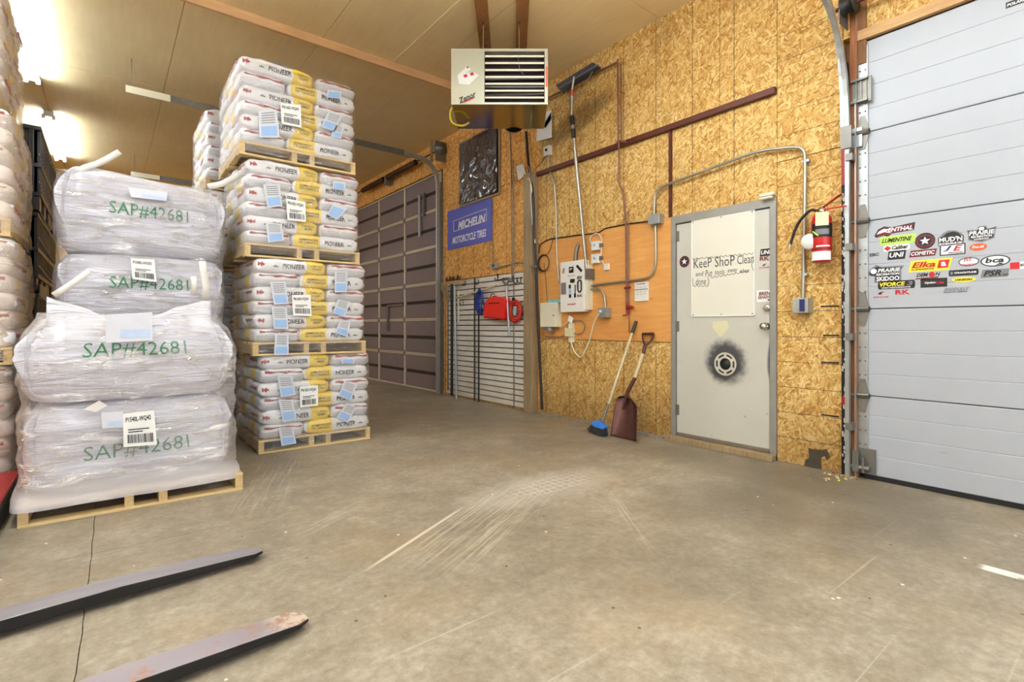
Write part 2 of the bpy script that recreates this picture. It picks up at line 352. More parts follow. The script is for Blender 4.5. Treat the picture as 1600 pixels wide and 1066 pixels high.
    t.b.inputs['Specular IOR Level'].default_value = .4
    t.bump(t.math('ADD', b, t.math('MULTIPLY', c, .6)), .12, .004); return t.m
M['concrete'] = concrete()
def ceilmat():
    t = NT('ceiling_board'); p = t.pos(); f = t.math('ADD', t.math('MULTIPLY', t.noise(p, .6, 4, .6), .7), t.math('MULTIPLY', t.noise(t.mapv(p, scale=(12, 1.2, 1)), 2, 3), .3))
    col = t.ramp(f, [(.35, lin((234, 208, 156))), (.65, lin((248, 226, 178)))])
    v = t.n('ShaderNodeTexVoronoi'); t.put(v.inputs['Vector'], t.mapv(p, scale=(1, 1, .01))); v.inputs['Scale'].default_value = 3.2
    col = t.mix(t.math('MULTIPLY', t.smooth(v.outputs['Distance'], .028, .014), .7), col, lin((110, 78, 48)))
    t.put(t.b.inputs['Base Color'], col); t.b.inputs['Roughness'].default_value = .7; return t.m
M['ceil'] = ceilmat()
def rustfork():
    t = NT('rusty_fork_blade'); p = t.pos(); n = t.noise(p, 9, 5, .7); n2 = t.noise(t.mapv(p, loc=(3, 1, 0)), 22, 4, .7); sx = t.n('ShaderNodeSeparateXYZ'); t.put(sx.inputs[0], p)
    w = t.smooth(sx.outputs[0], .0, .62); c = t.mix(t.noise(p, 4, 3), lin((142, 134, 142)), lin((168, 160, 168)))
    c = t.mix(t.math('MULTIPLY', t.smooth(t.math('ADD', n, t.math('MULTIPLY', w, .16)), .54, .68), .8), c, lin((170, 122, 88)))
    c = t.mix(t.math('MULTIPLY', t.smooth(sx.outputs[0], .40, .52), t.smooth(n2, .42, .58)), c, lin((206, 192, 178)))
    t.put(t.b.inputs['Base Color'], c); t.b.inputs['Roughness'].default_value = .45; t.b.inputs['Metallic'].default_value = .25; t.bump(n2, .2, .003); return t.m
M['rust'] = rustfork()
def plymat():
    t = NT('orange_plywood'); p = t.pos(); v = t.mapv(p, scale=(1, 1, 7)); n = t.noise(v, 2.2, 5, .65, 1.5); b = t.noise(p, 1.5, 3)
    col = t.ramp(t.math('ADD', t.math('MULTIPLY', n, .6), t.math('MULTIPLY', b, .4)), [(.3, lin((202, 134, 66))), (.55, lin((218, 156, 84))), (.8, lin((232, 178, 108)))])
    vo = t.n('ShaderNodeTexVoronoi'); t.put(vo.inputs['Vector'], p); vo.inputs['Scale'].default_value = 3.6
    col = t.mix(t.math('MULTIPLY', t.smooth(vo.outputs['Distance'], .07, .02), .6), col, lin((112, 58, 26)))
    t.put(t.b.inputs['Base Color'], col); t.b.inputs['Roughness'].default_value = .6; return t.m
M['ply'] = plymat()
def slatmat():
    t = NT('whitewashed_slat'); p = t.pos(); n = t.noise(t.mapv(p, scale=(1, .8, 14)), 4, 4, .7)
    sx = t.n('ShaderNodeSeparateXYZ'); t.put(sx.inputs[0], p)
    low = t.math('MULTIPLY', t.smooth(t.math('ADD', sx.outputs[2], t.noise(p, 3, 3)), 1.0, .5), .3)
    col = t.ramp(n, [(.3, lin((212, 204, 188))), (.55, lin((236, 231, 220))), (.8, lin((246, 243, 236)))]); col = t.mix(low, col, lin((184, 166, 132)))
    t.put(t.b.inputs['Base Color'], col); t.b.inputs['Roughness'].default_value = .55; return t.m
M['slat'] = slatmat()
def mandoor():
    t = NT('grey_steel_door_paint'); p = t.pos(); n = t.noise(p, 2.2, 4, .6); c = t.mix(n, lin((184, 182, 170)), lin((206, 204, 192)))
    ctr = W(1134, 568)
    sx = t.n('ShaderNodeSeparateXYZ'); t.put(sx.inputs[0], p); X, Y, Z = sx.outputs
    d = t.math('SQRT', t.math('ADD', t.math('POWER', t.math('SUBTRACT', Y, ctr.y), 2), t.math('POWER', t.math('SUBTRACT', Z, ctr.z + .01), 2)))
    d = t.math('ADD', d, t.math('MULTIPLY', t.math('SUBTRACT', t.noise(p, 7, 5, .7), .5), .16))
    c = t.mix(t.math('MULTIPLY', t.smooth(d, .235, .125), .92), c, lin((38, 38, 50)))        # sprayed ring of black paint
    d2 = t.math('ADD', t.math('POWER', t.math('MULTIPLY', t.math('SUBTRACT', Y, 1.985), 22), 2), t.math('POWER', t.math('MULTIPLY', t.math('SUBTRACT', Z, .80), 5), 2))
    c = t.mix(t.math('MULTIPLY', t.smooth(t.math('ADD', d2, t.math('MULTIPLY', n, .6)), 1.3, .5), .8), c, lin((52, 54, 84)))
    sp = t.smooth(t.noise(p, 16, 3, .6), .69, .73); c = t.mix(t.math('MULTIPLY', sp, t.smooth(Z, .6, .2)), c, lin((100, 92, 78)))
    t.put(t.b.inputs['Base Color'], c); t.b.inputs['Roughness'].default_value = .38; t.b.inputs['Specular IOR Level'].default_value = .5; t.bump(t.noise(p, 3, 3), .05, .02); return t.m
M['mandoor'] = mandoor()
def whitedoor():
    t = NT('white_overhead_door_skin'); p = t.pos(); n = t.noise(t.mapv(p, scale=(1, 3, .5)), 2, 4, .6)
    sx = t.n('ShaderNodeSeparateXYZ'); t.put(sx.inputs[0], p); c = t.mix(n, lin((167, 171, 178)), lin((175, 179, 186)))
    sc = t.smooth(t.noise(t.mapv(p, scale=(1, 2, 9)), 3, 4, .7), .66, .74); c = t.mix(t.math('MULTIPLY', sc, t.smooth(sx.outputs[2], 1.2, .1)), c, lin((166, 160, 152)))
    t.put(t.b.inputs['Base Color'], c); t.b.inputs['Roughness'].default_value = .42; t.bump(t.noise(p, 120, 2), .04, .002); return t.m
M['whitedoor'] = whitedoor()
def bulkmat():
    t = NT('bulk_bag_fabric'); p = t.pos(); st = t.mapv(p, scale=(1.3, 1.3, 22)); n = t.noise(st, 2.2, 5, .65, .6); n2 = t.noise(p, 5, 4, .6)
    c = t.mix(n2, lin((206, 204, 214)), lin((226, 224, 230))); t.put(t.b.inputs['Base Color'], c)
    t.b.inputs['Roughness'].default_value = .45; t.b.inputs['Coat Weight'].default_value = .55; t.b.inputs['Coat Roughness'].default_value = .14
    t.b.inputs['Subsurface Weight'].default_value = 0
    rg = t.math('ABSOLUTE', t.math('SUBTRACT', t.noise(t.mapv(p, scale=(1.6, 1.6, 9), rot=(0, .12, 0)), 1.7, 3, .6, .8), .5))
    t.bump(t.math('ADD', t.math('MULTIPLY', rg, 2.2), t.math('ADD', t.math('MULTIPLY', n, .6), t.math('MULTIPLY', n2, .5))), .75, .035); return t.m
M['bulk'] = bulkmat()
def film(name, col, gloss=.22, streak=(1, 1, 1), haze=.1, hz=(255, 255, 255), thr=(.5, .7), bs=.5, rough=.13, skirt=0):
    t = NT(name); t.t.nodes.remove(t.b); p = t.pos()
    tr = t.n('ShaderNodeBsdfTransparent'); tr.inputs[0].default_value = lin(col)
    gl = t.n('ShaderNodeBsdfGlossy'); gl.inputs['Roughness'].default_value = rough; gl.inputs[0].default_value = (1, 1, 1, 1)
    df = t.n('ShaderNodeBsdfTranslucent'); df.inputs[0].default_value = lin(hz); d2 = t.n('ShaderNodeBsdfDiffuse'); d2.inputs[0].default_value = lin(hz)
    v = t.mapv(p, scale=streak); n = t.noise(v, 3, 5, .68, 1.0); b = t.n('ShaderNodeBump'); t.put(b.inputs['Height'], n); b.inputs['Strength'].default_value = bs; b.inputs['Distance'].default_value = .07 if skirt else .03
    t.t.links.new(b.outputs[0], gl.inputs['Normal'])
    fac = t.math('ADD', gloss, t.math('MULTIPLY', t.smooth(n, *thr), .30 + (.25 if skirt else 0)))
    lw = t.n('ShaderNodeLayerWeight'); lw.inputs[0].default_value = .35
    fac = t.math('MINIMUM', t.math('ADD', fac, t.math('MULTIPLY', lw.outputs['Facing'], .25)), .75)
    m1 = t.n('ShaderNodeMixShader'); t.put(m1.inputs[0], fac); t.put(m1.inputs[1], tr.outputs[0]); t.put(m1.inputs[2], gl.outputs[0])
    md = t.n('ShaderNodeMixShader'); md.inputs[0].default_value = .35; t.put(md.inputs[1], d2.outputs[0]); t.put(md.inputs[2], df.outputs[0])
    m2 = t.n('ShaderNodeMixShader'); hz_ = t.math('ADD', haze, t.math('MULTIPLY', t.smooth(n, .55, .72), haze))
    if skirt:      # film bunched in many layers where it was wound over the pallet edge
        sx = t.n('ShaderNodeSeparateXYZ'); t.put(sx.inputs[0], p); hz_ = t.math('ADD', hz_, t.math('MULTIPLY', t.smooth(sx.outputs[2], .26, .12), skirt))
    t.put(m2.inputs[0], hz_); t.put(m2.inputs[1], m1.outputs[0]); t.put(m2.inputs[2], md.outputs[0])
    t.put(t.out.inputs[0], m2.outputs[0]); return t.m
M['wrap'] = film('stretch_film', (250, 250, 250), .05, (3, 3, 9), .06, (240, 236, 236))
M['wrap_side'] = M['wrap']
M['wrap_bulk'] = film('bulk_stretch_film', (254, 254, 255), .07, (1.6, 1.6, 5.0), .14, (244, 242, 248), thr=(.47, .62), bs=1.0, rough=.12, skirt=.5)
M['wrap_left'] = film('milky_stretch_film', (250, 246, 240), .12, (2, 3, 8), .24, (240, 218, 196), bs=.9, rough=.12)  # milky film; its tan haze stands in for the ceiling reflected in it
def blackfilm():
    t = NT('black_poly_film'); p = t.pos(); n = t.noise(t.mapv(p, scale=(2, 2, 1), rot=(.5, 0, 0)), 3.2, 4, .6, 1.6)
    t.b.inputs['Base Color'].default_value = lin((36, 28, 44)); t.b.inputs['Roughness'].default_value = .10; t.b.inputs['Specular IOR Level'].default_value = 1.0; t.b.inputs['Coat Weight'].default_value = 1.0; t.b.inputs['Coat Roughness'].default_value = .08; t.bump(t.math('ABSOLUTE', t.math('SUBTRACT', n, .5)), .6, .10); return t.m
M['blackfilm'] = blackfilm()
def emis(name, c, e):
    t = NT(name); t.b.inputs['Base Color'].default_value = (1, 1, 1, 1); t.b.inputs['Emission Color'].default_value = (*c, 1); t.b.inputs['Emission Strength'].default_value = e; return t.m
M['tube'] = emis('lit_fluorescent_tube', (.84, .93, 1.0), TUBE_E)
M['heater'] = P('beige_heater_enamel', (200, 200, 180), .3, .15, .05, 4, coat=.3); M['heater_b'] = P('reflective_heater_base', (150, 138, 96), .14, .9, .05, 3)
M['louvre'] = P('cream_louvre', (244, 228, 204), .35, 0, .03, 4)
M['hdpe'] = P('black_crate_plastic', (28, 28, 34), .32, 0, .25, 9, coat=.2)

# ------------------------------------------------------------------ lamps: fluorescent strip fixtures
def fixture(x, y, label, L=2.42, drop=0.0):
    ZC = globals()['ZC'] - drop
    t = empty('ceiling_light', (x, y, ZC - .12)); tag(t, label, 'light', 'fluorescent strip lights')
    MB().prism([(x-.055, y-L/2, ZC-.002), (x+.055, y-L/2, ZC-.002), (x+.055, y-L/2, ZC-.05), (x+.035, y-L/2, ZC-.075), (x-.035, y-L/2, ZC-.075), (x-.055, y-L/2, ZC-.05)], (0, L, 0)).build('housing', M['white'], t)
    if drop:  # only the added unseen fixtures hang lower, to light the ceiling
        for yy in (y-L*.35, y+L*.35): MB().tube([(x, yy, ZC-.003), (x, yy, ZC+drop+.005)], .004, 6).build('hanging_chain', M['galv'], t)
    for sx in (-1, 1):
        MB().tube([(x+sx*.055, y-L/2+.04, ZC-.085), (x+sx*.055, y+L/2-.04, ZC-.085)], .019, 10).build('tube', M['tube'], t)
        MB().box((x+sx*.055-.02, y-L/2, ZC-.11), (x+sx*.055+.02, y-L/2+.035, ZC-.05)).build('lamp_holder', M['white'], t)
        MB().box((x+sx*.055-.02, y+L/2-.035, ZC-.11), (x+sx*.055+.02, y+L/2, ZC-.05)).build('lamp_holder', M['white'], t)
    ld = bpy.data.lights.new('lamp_glow', 'AREA'); ld.shape = 'RECTANGLE'; ld.size = .16; ld.size_y = L; ld.energy = LAMP_W; ld.color = (.80, .915, 1.0); ld.spread = math.pi
    lo = bpy.data.objects.new('lamp_glow', ld); COL.objects.link(lo); lo.parent = t; lo.location = (0, 0, -.02); ORG[lo] = ORG[t]
for x, y, lb in ((-.72, 7.3, 'lit fluorescent strip on ceiling above the nearer end of the black crates'), (-.66, 11.0, 'lit fluorescent strip farthest back near the back wall'),
                 (-.75, 3.2, 'lit fluorescent strip above the left seed bags, nearest in that row'), (-.75, -.6, 'lit fluorescent strip above and left of the camera'),
                 (2.0, 1.75, 'lit fluorescent strip over the open floor'), (2.0, -1.4, 'lit fluorescent strip behind the camera over the floor'),
                 (-4.0, 1.0, 'lit fluorescent strip over the left bay'), (-4.0, 6.5, 'lit fluorescent strip at back of the left bay')):
    fixture(x, y, lb, drop=0.0 if 'nearer end' in lb or 'farthest' in lb else (.28 if 'open floor' in lb else .5))  # two strips are in view; six more are added unseen for brightness

# ------------------------------------------------------------------ setting: floor, ceiling, walls
fl = MB().box((XL, YF, -.2), (WX + .2, YB, -.012)).build('floor', M['rubber']); tag(fl, kind='structure')
g = .0016
def slab(pts): return MB().prism([(x, y, -.012) for x, y in pts], (0, 0, .012)).build('slab', M['concrete'], fl)
def jx(y): return -.06 + .02*(y-3.2)/1.2*(1 if y < 3.2 else .3) + .006*noise.noise(Vector((y*9, 0, 0))) + .003*noise.noise(Vector((y*40, 5, 0)))
def jy(x): return 3.20 + .004*noise.noise(Vector((0, x*7, 3)))
JY = [YF + (3.2-YF)*k/150 for k in range(151)]; JY2 = [3.2 + (YB-3.2)*k/60 for k in range(61)]; JX = [XL + (-.06-XL)*k/40 for k in range(41)]; JX2 = [-.06 + 1.06*k/20 for k in range(21)]
slab([(XL, YF)] + [(jx(y)-g, y) for y in JY[:-1]] + [(x-g, jy(x)-g) for x in JX[::-1]])
slab([(x-g, jy(x)+g) for x in JX] + [(jx(y)-g, y) for y in JY2[1:]] + [(XL, YB)])
slab([(jx(y)+g, y) for y in JY[:-1]][::-1] + [(WX+.2, YF), (WX+.2, YB)] + [(jx(y)+g, y) for y in JY2[:0:-1]] + [(x+g, jy(x)+g) for x in JX2[:-1]] + [(JX2[-1], jy(1.0))] + [(x+g, jy(x)-g) for x in JX2[-2::-1]])
ce = MB().box((XL, YF, ZC + .02), (WX + .2, YB, ZC + .2)).build('ceiling', M['ceil']); tag(ce, kind='structure')
xs = [XL, -5.53, -4.31, -3.09, -1.87, -.65, .57, 1.79, 3.01, WX+.2]; ys = [YF, -1.8, .64, 3.08, 5.52, 7.96, 10.4, YB]
for a, b in zip(xs, xs[1:]):
    for c, d in zip(ys, ys[1:]):
        MB().box((a+.003, c+.003, ZC), (b-.003, d-.003, ZC+.02)).build('ceiling_panel', M['ceil'], ce)
wr = MB().box((WX + .06, YF, 0), (WX + .2, YB, ZC)).build('wall_right', M['wood_dark']); tag(wr, kind='structure')
for nm, a, b in (('wall_left', (XL-.15, YF, 0), (XL, YB, ZC)), ('wall_back', (XL, YB, 0), (WX+.2, YB+.15, ZC)), ):
    tag(MB().box(a, b).build(nm, M['osb_plain']), kind='structure')
# unseen wall behind the camera; doorway and snowy yard added to let daylight in
DX0, DX1, DZ = -3.4, 3.6, 3.4
m = MB(); m.box((XL, YF-.15, 0), (DX0, YF, ZC)); m.box((DX1, YF-.15, 0), (WX+.2, YF, ZC)); m.box((DX0, YF-.15, DZ), (DX1, YF, ZC)); tag(m.build('wall_front', M['osb_plain']), kind='structure')
tag(MB().box((-16, YF-18, -.25), (16, YF-.15, -.05)).build('ground', P('packed_snow', (226, 230, 236), .8, 0, .05, 2)), kind='structure')  # unseen snow yard, added to bounce daylight up to the ceiling
pd = bpy.data.lights.new('doorway_portal', 'AREA'); pd.shape = 'RECTANGLE'; pd.size = DX1-DX0; pd.size_y = DZ; pd.cycles.is_portal = True  # portal guiding sky light through the added doorway
po = bpy.data.objects.new('doorway_portal', pd); COL.objects.link(po); po.location = ((DX0+DX1)/2, YF-.16, DZ/2); po.rotation_euler = (math.radians(90), 0, 0)
def sheet(y0, y1, z0, z1, m='osb', t=0.0):
    MB().box((WX - t, y0 + .002, z0 + .002), (WX + .06, y1 - .002, z1 - .002)).build('panel', M[m], wr, bev=.002)
YD0, YD1, ZD = W(1214, 500).y, W(1050, 500).y, 2.16       # outer frame of the person door
YWD, ZWD = W(1345, 400).y, 3.17                           # overhead door: left edge and head
YB0, YB1, ZBD = 7.33, 11.22, 3.68                         # brown door opening
YS = W(1317, 500).y                                       # right end of OSB beside the door
sheet(YS, YD0, 0, 2.44, 'osb_h'); sheet(YS, YD0, 2.44, ZC, 'osb_h')
sheet(YD0, 2.447, ZD, 3.05); sheet(2.447, YD1, ZD, 3.05); sheet(YD0, 2.447, 3.05, ZC); sheet(2.447, 3.666, 3.05, ZC); sheet(3.666, 4.886, 3.05, ZC)
sheet(YD1, 3.666, 2.17, 3.05); sheet(3.666, 4.886, 2.17, 3.05)
sheet(YD1, 4.09, 0, .945); sheet(4.09, 4.886, 0, .945)
sheet(YD1, 4.886, .945, 2.17, 'ply', .012)
sheet(4.886, 6.1, 3.05, ZC, 'osb_far'); sheet(6.1, YB0-.06, 3.05, ZC, 'osb_far'); sheet(4.886, 6.1, 1.83, 3.05, 'osb_far'); sheet(6.1, YB0-.06, 1.83, 3.05, 'osb_far')
sheet(4.886, 6.1, 0, 1.83, 'osb_far'); sheet(6.1, YB0-.06, 0, 1.83, 'osb_far')
for a, b in ((YB0-.06, 8.6), (8.6, 10.0), (10.0, YB1+.06)): sheet(a, b, ZBD, ZC, 'osb_far')
sheet(YB1+.06, YB, 0, ZC, 'osb_far')
sheet(-.9, .32, ZWD+.06, ZC, 'osb_h'); sheet(.32, YS, ZWD+.06, ZC, 'osb_h'); sheet(YF, -.9, ZWD+.06, ZC, 'osb_h'); sheet(YF, -1.85, 0, ZWD+.06, 'osb')

# ledger, trims, post
tag(MB().box((WX-.045, YD0, 3.0), (WX+.001, 4.90, 3.055)).build('trim_1', M['maroon'], bev=.004), kind='structure')
tag(MB().box((WX-.025, YD1-.005, ZD), (WX+.001, YD1+.022, 3.0)).build('trim_2', M['maroon']), kind='structure')
tag(MB().box((WX-.03, W(1342,500).y, 0), (WX+.01, W(1330,500).y, ZC)).build('trim_3', M['jamb'], bev=.004), kind='structure')
tag(MB().box((WX-.03, -1.85, ZWD), (WX+.01, W(1342,500).y, ZWD+.07)).build('trim_4', M['wood_y']), kind='structure')
tag(MB().box((WX-.10, YD1+.01, .935), (WX-.0, 4.95, .952)).build('trim_5', M['wood_dark']), kind='structure') if False else None
pst = MB().box((WX-.12, 4.90, 0), (WX+.0, 5.06, 3.05)).build('post', M['wood_post'], bev=.008); tag(pst, 'weathered square wooden post between slatted panel and electrical panel board', 'post')
M['beam_d'] = wood('brown_hanger_lumber', (128, 84, 46), (176, 124, 74), axis=1)
# ceiling boards
bm = MB().box((-3.5, 5.50, ZC-.09), (3.9, 5.54, ZC)).build('ceiling_beam', M['beam'], bev=.003); tag(bm, 'long spruce board fixed edge-down across the ceiling', 'beam')
def cf(x, d, z): return Vector((CS*x + SN*d, -SN*x + CS*d, z))     # point at x right of / d ahead of the camera
RV, FV = Vector((CS, -SN, 0)), Vector((SN, CS, 0))
for x, lb in ((-.29, 'left of two spruce boards on the ceiling that carry the heater'), (.10, 'right of two spruce boards on the ceiling that carry the heater')):
    b = MB().obox(cf(x, 5.0, ZC-.022), RV*.06, FV*1.1, Vector((0, 0, .021))).build('hanger_board', M['beam_d'], bev=.003); tag(b, lb, 'board')
tag(MB().box((2.585, 3.08, ZC-.006), (2.68, 5.49, ZC)).build('trim_6', M['ceil']), kind='structure')

# ------------------------------------------------------------------ overhead door 1 (white, sectional)
d1 = empty('door_1', (WX, 0, 0)); tag(d1, kind='structure')
zb = [0.03, .60, 1.225, 1.86, 2.50, 3.16]
for i, (a, b) in enumerate(zip(zb, zb[1:])):
    mb = MB(); n = 4; h = (b - a) / n
    for k in range(n):      # shallow ribs: each band proud with a narrow V groove between
        z0, z1 = a + k*h + (.003 if k == 0 else 0), a + (k+1)*h - (.003 if k == n-1 else 0)
        e = .004; x0 = WX
        pr = [(x0+.04, z0), (x0+.003, z0), (x0, z0+e), (x0, z1-e), (x0+.003, z1), (x0+.04, z1)]
        mb.prism([(x, -1.80, z) for x, z in pr], (0, 1.80 + YWD - .03, 0))
    s = mb.build('door_section', M['whitedoor'], d1)
MB().box((WX-.002, -1.8, .0), (WX+.03, YWD-.03, .032)).build('bottom_seal', M['rubber'], d1)
ye = W(1357, 400).y; ys_ = W(1341, 400).y
st = MB().box((WX-.012, ye, .05), (WX+.02, ys_, 3.13)).build('end_stile', M['galv'], d1, bev=.002)
rv = MB()
for z in [.15 + .1*i for i in range(30)]:
    for yy in (ye+.015, ys_-.015): rv.lathe([(.006, 0), (.006, .004), (.002, .006)], (WX-.012, yy, z), (-1, 0, 0), 8)
rv.build('rivet', M['galv_d'], st)
for i, z in enumerate(zb[1:-1]):
    h = MB(); yc = (ye+ys_)/2
    h.prism([(WX-.013, yc-.04, z+.02), (WX-.013, yc+.04, z+.02), (WX-.013, yc+.015, z+.12), (WX-.013, yc-.015, z+.12)], (-.006, 0, 0))
    h.prism([(WX-.013, yc-.04, z-.02), (WX-.013, yc-.015, z-.12), (WX-.013, yc+.015, z-.12), (WX-.013, yc+.04, z-.02)], (-.006, 0, 0))
    h.tube([(WX-.03, yc-.045, z), (WX-.03, yc+.11, z)], .012, 10); h.tube([(WX-.022, yc-.045, z), (WX-.022, yc+.045, z)], .02, 10)
    h.build('hinge', M['galv_d'], d1)
b = MB(); b.box((WX-.02, ye-.05, .04), (WX-.01, ys_, .22)); b.box((WX-.06, ys_-.02, .05), (WX-.02, ys_+.02, .2)); b.tube([(WX-.04, ye-.02, .08), (WX-.04, ys_+.06, .08)], .02, 10)
b.tube([(WX-.05, ye+.02, .05), (WX-.05, ye+.02, .16)], .01, 8); b.build('bottom_bracket', M['galv_d'], d1)
b = MB(); z = 2.80; b.obox((WX-.03, (ye+ys_)/2, z), (0, .06, 0), (0, 0, .09), (.006, 0, 0)); b.box((WX-.06, ye-.01, z+.07), (WX-.02, ys_+.03, z+.085)); b.box((WX-.06, ye-.01, z-.085), (WX-.02, ys_+.03, z-.07))
for k in (-.03, 0, .03): b.box((WX-.045, (ye+ys_)/2+k-.004, z-.08), (WX-.035, (ye+ys_)/2+k+.004, z+.08))
b.build('top_bracket', M['galv_d'], d1)
for yy in (ys_+.012, ye+.03):
    MB().box((WX-.035, yy, 2.40), (WX-.012, yy+.035, 2.54)).build('splice_plate', M['galv'], d1)
# track of door 1
tr = empty('door_track', (WX-.07, W(1326,500).y, 0)); tag(tr, 'galvanised vertical track with curved top beside the white overhead door', 'door track')
yt = W(1328, 500, .07).y - .0
def ctrack(pts, w, name, m, par, n=6):      # C-channel swept in a plane of constant Y
    mb = MB(); pts = [Vector(p) for p in pts]; vs = []
    sec = [(-.5, -.5), (.5, -.5), (.5, -.3), (.5, .5), (-.5, .5)]
    sec = [(-w/2, 0), (-w/2, w*.75), (-w/2+.003, w*.75), (-w/2+.003, .003), (w/2-.003, .003), (w/2-.003, w*.75), (w/2, w*.75), (w/2, 0)]
    for i, p in enumerate(pts):
        a, b = pts[max(0, i-1)], pts[min(len(pts)-1, i+1)]; t = (b-a).normalized(); nn = Vector((0, 1, 0)); q = t.cross(nn)
        for u, v in sec: vs.append(p + q*u + nn*v)
    k = len(sec); mb.add(vs, [(i*k+j, i*k+(j+1)%k, (i+1)*k+(j+1)%k, (i+1)*k+j) for i in range(len(pts)-1) for j in range(k)])
    mb.add(vs[:k], [tuple(range(k))]); return mb.build(name, m, par)
xt = WX-.07
ctrack([(xt, yt-.0, 0), (xt, yt-.0, 2.45)] + arc((xt, yt-.0, 2.5), (xt, yt-.0, 3.38), (xt-.80, yt-.0, 3.40), 12)[1:] + [(xt-3.2, yt-.0, 3.42)], .036, 'track_rail', M['galv'], tr)
ctrack([(xt-.0, yt+.03, 2.56)] + arc((xt-.0, yt+.03, 2.65), (xt-.02, yt+.03, 3.54), (xt-.8, yt+.03, 3.58), 12)[1:] + [(xt-3.2, yt+.03, 3.60)], .036, 'high_lift_rail', M['galv'], tr)
MB().box((WX-.045, yt-.03, 0), (WX-.002, yt-.022, 2.75)).build('angle_iron', M['galv'], tr)
for z in (.35, 1.0, 1.65, 2.3): MB().box((xt-.03, yt-.025, z), (WX-.002, yt+.02, z+.05)).build('track_bracket', M['galv_d'], tr)
for z in (2.47,): MB().box((xt-.035, yt-.02, z-.08), (xt-.03, yt+.05, z+.08)).build('joint_plate', M['galv_d'], tr)
dr = empty('cable_drum', (WX-.12, W(1338, 20).y, 3.43)); tag(dr, 'black cable drum on a shaft above the white overhead door', 'drum')
yc = W(1340, 5).y; zc = W(1340, 2, .12).z
MB().lathe([(.0, 0), (.075, 0), (.075, .01), (.055, .015), (.055, .07), (.07, .08), (.07, .09), (0, .09)], (WX-.12, yc-.03, zc), (0, 1, 0), 24).build('drum', M['black'], dr)
MB().tube([(WX-.12, -1.8, zc), (WX-.12, yc+.1, zc)], .014, 12).build('shaft', M['maroon'], dr)
MB().box((WX-.18, yc+.055, zc-.13), (WX-.02, yc+.061, zc+.1)).build('bearing_plate', M['galv_d'], dr)
MB().tube([(WX-.065, yc-.01, .1), (WX-.065, yc-.01, zc)], .0025, 6).build('lift_cable', M['galv_d'], dr)
MB().box((WX-.02, yc-.06, 3.0), (WX+.001, yc+.035, 3.45)).build('backing_board', M['wood_dark'], dr)
# dark weather strip with red remnants
ws = MB(); y0, y1 = W(1325, 500).y, W(1316, 500).y
ws.box((WX-.015, y0, 0), (WX+.01, y1, 3.05)); w_ = ws.build('weather_strip', M['rubber']); tag(w_, 'tall ragged black weather strip beside the track of the white door', 'weather strip')
fr = MB()
for i in range(90):
    z = random.uniform(.05, 2.1); yy = random.uniform(y0, y1-.01); fr.obox((WX-.018, yy+.004, z), (0, .004, .002), (0, 0, random.uniform(.006, .02)), (.004, 0, 0))
fr.build('frayed_edge', M['strap'], w_); MB().box((WX-.022, y0+.01, 2.15), (WX-.012, y1-.004, 2.78)).build('red_strip', M['redpaint'], w_)
MB().box((WX-.03, y0+.012, .52), (WX-.012, y1-.01, .58)).build('red_tag', M['red'], w_)

# ------------------------------------------------------------------ brown sectional door
d3 = empty('door_3', (WX, 9.3, 0)); tag(d3, kind='structure')
hz = [0.0, .61, 1.22, 1.83, 2.44, 3.05, 3.66]
ysl = [YB0+.03, W(632, 450).y, W(592, 450).y, YB1-.02]
ysl = [YB0+.03] + [W(632, 450).y, W(592, 450).y] + [YB1-.02]
for i in range(6):
    s = MB().box((WX+.03, YB0, hz[i]+.002), (WX+.055, YB1, hz[i+1]-.002)).build('door_section', M['darkgap'], d3)
    for a, b in zip(ysl, ysl[1:]):
        z0, z1 = hz[i]+.026, hz[i+1]-.026; zm = z0 + (z1-z0)*.5; jit = random.uniform(0, .012)
        MB().box((WX+.012, a+.024, z0), (WX+.032, b-.024, zm-.028-jit)).build('foam_panel', M['brownpanel'], s)
        MB().box((WX+.012, a+.024, zm+.022), (WX+.032, b-.024, z1)).build('foam_panel', M['brownpanel'], s)
    for z0, z1 in ((hz[i]+.004, hz[i]+.022), (hz[i+1]-.022, hz[i+1]-.004)):
        MB().box((WX+.002, YB0+.005, z0), (WX+.03, YB1-.005, z1)).build('rail', M['brownframe'], s)
    for y in ysl: MB().box((WX+.0, y-.022, hz[i]+.004), (WX+.03, y+.022, hz[i+1]-.004)).build('stile', M['brownframe'], s)
    if i:
        for y in ysl:
            h = MB(); h.box((WX-.006, y-.03, hz[i]-.05), (WX+.0, y+.03, hz[i]+.05)); h.tube([(WX-.01, y-.035, hz[i]), (WX-.01, y+.035, hz[i])], .012, 8); h.build('hinge', M['galv_d'], s)
pl = W(657, 330); q = W(664, 330)
MB().box((WX-.03, pl.y-.03, W(657, 370).z), (WX-.0, pl.y+.03, W(657, 305).z)).build('pull_bar', M['galv'], d3)
MB().box((WX-.04, q.y-.02, W(664, 338).z), (WX-.0, q.y+.02, W(664, 302).z)).build('pull_bar', M['galv_d'], d3)
hb = MB(); a = W(607, 478); hb.box((WX-.03, a.y-.02, W(607, 518).z), (WX, a.y+.02, a.z)); c_ = W(630, 476); hb.box((WX-.03, c_.y, a.z-.02), (WX, a.y, a.z+.02)); hb.build('lock_bar', M['galv_d'], d3)
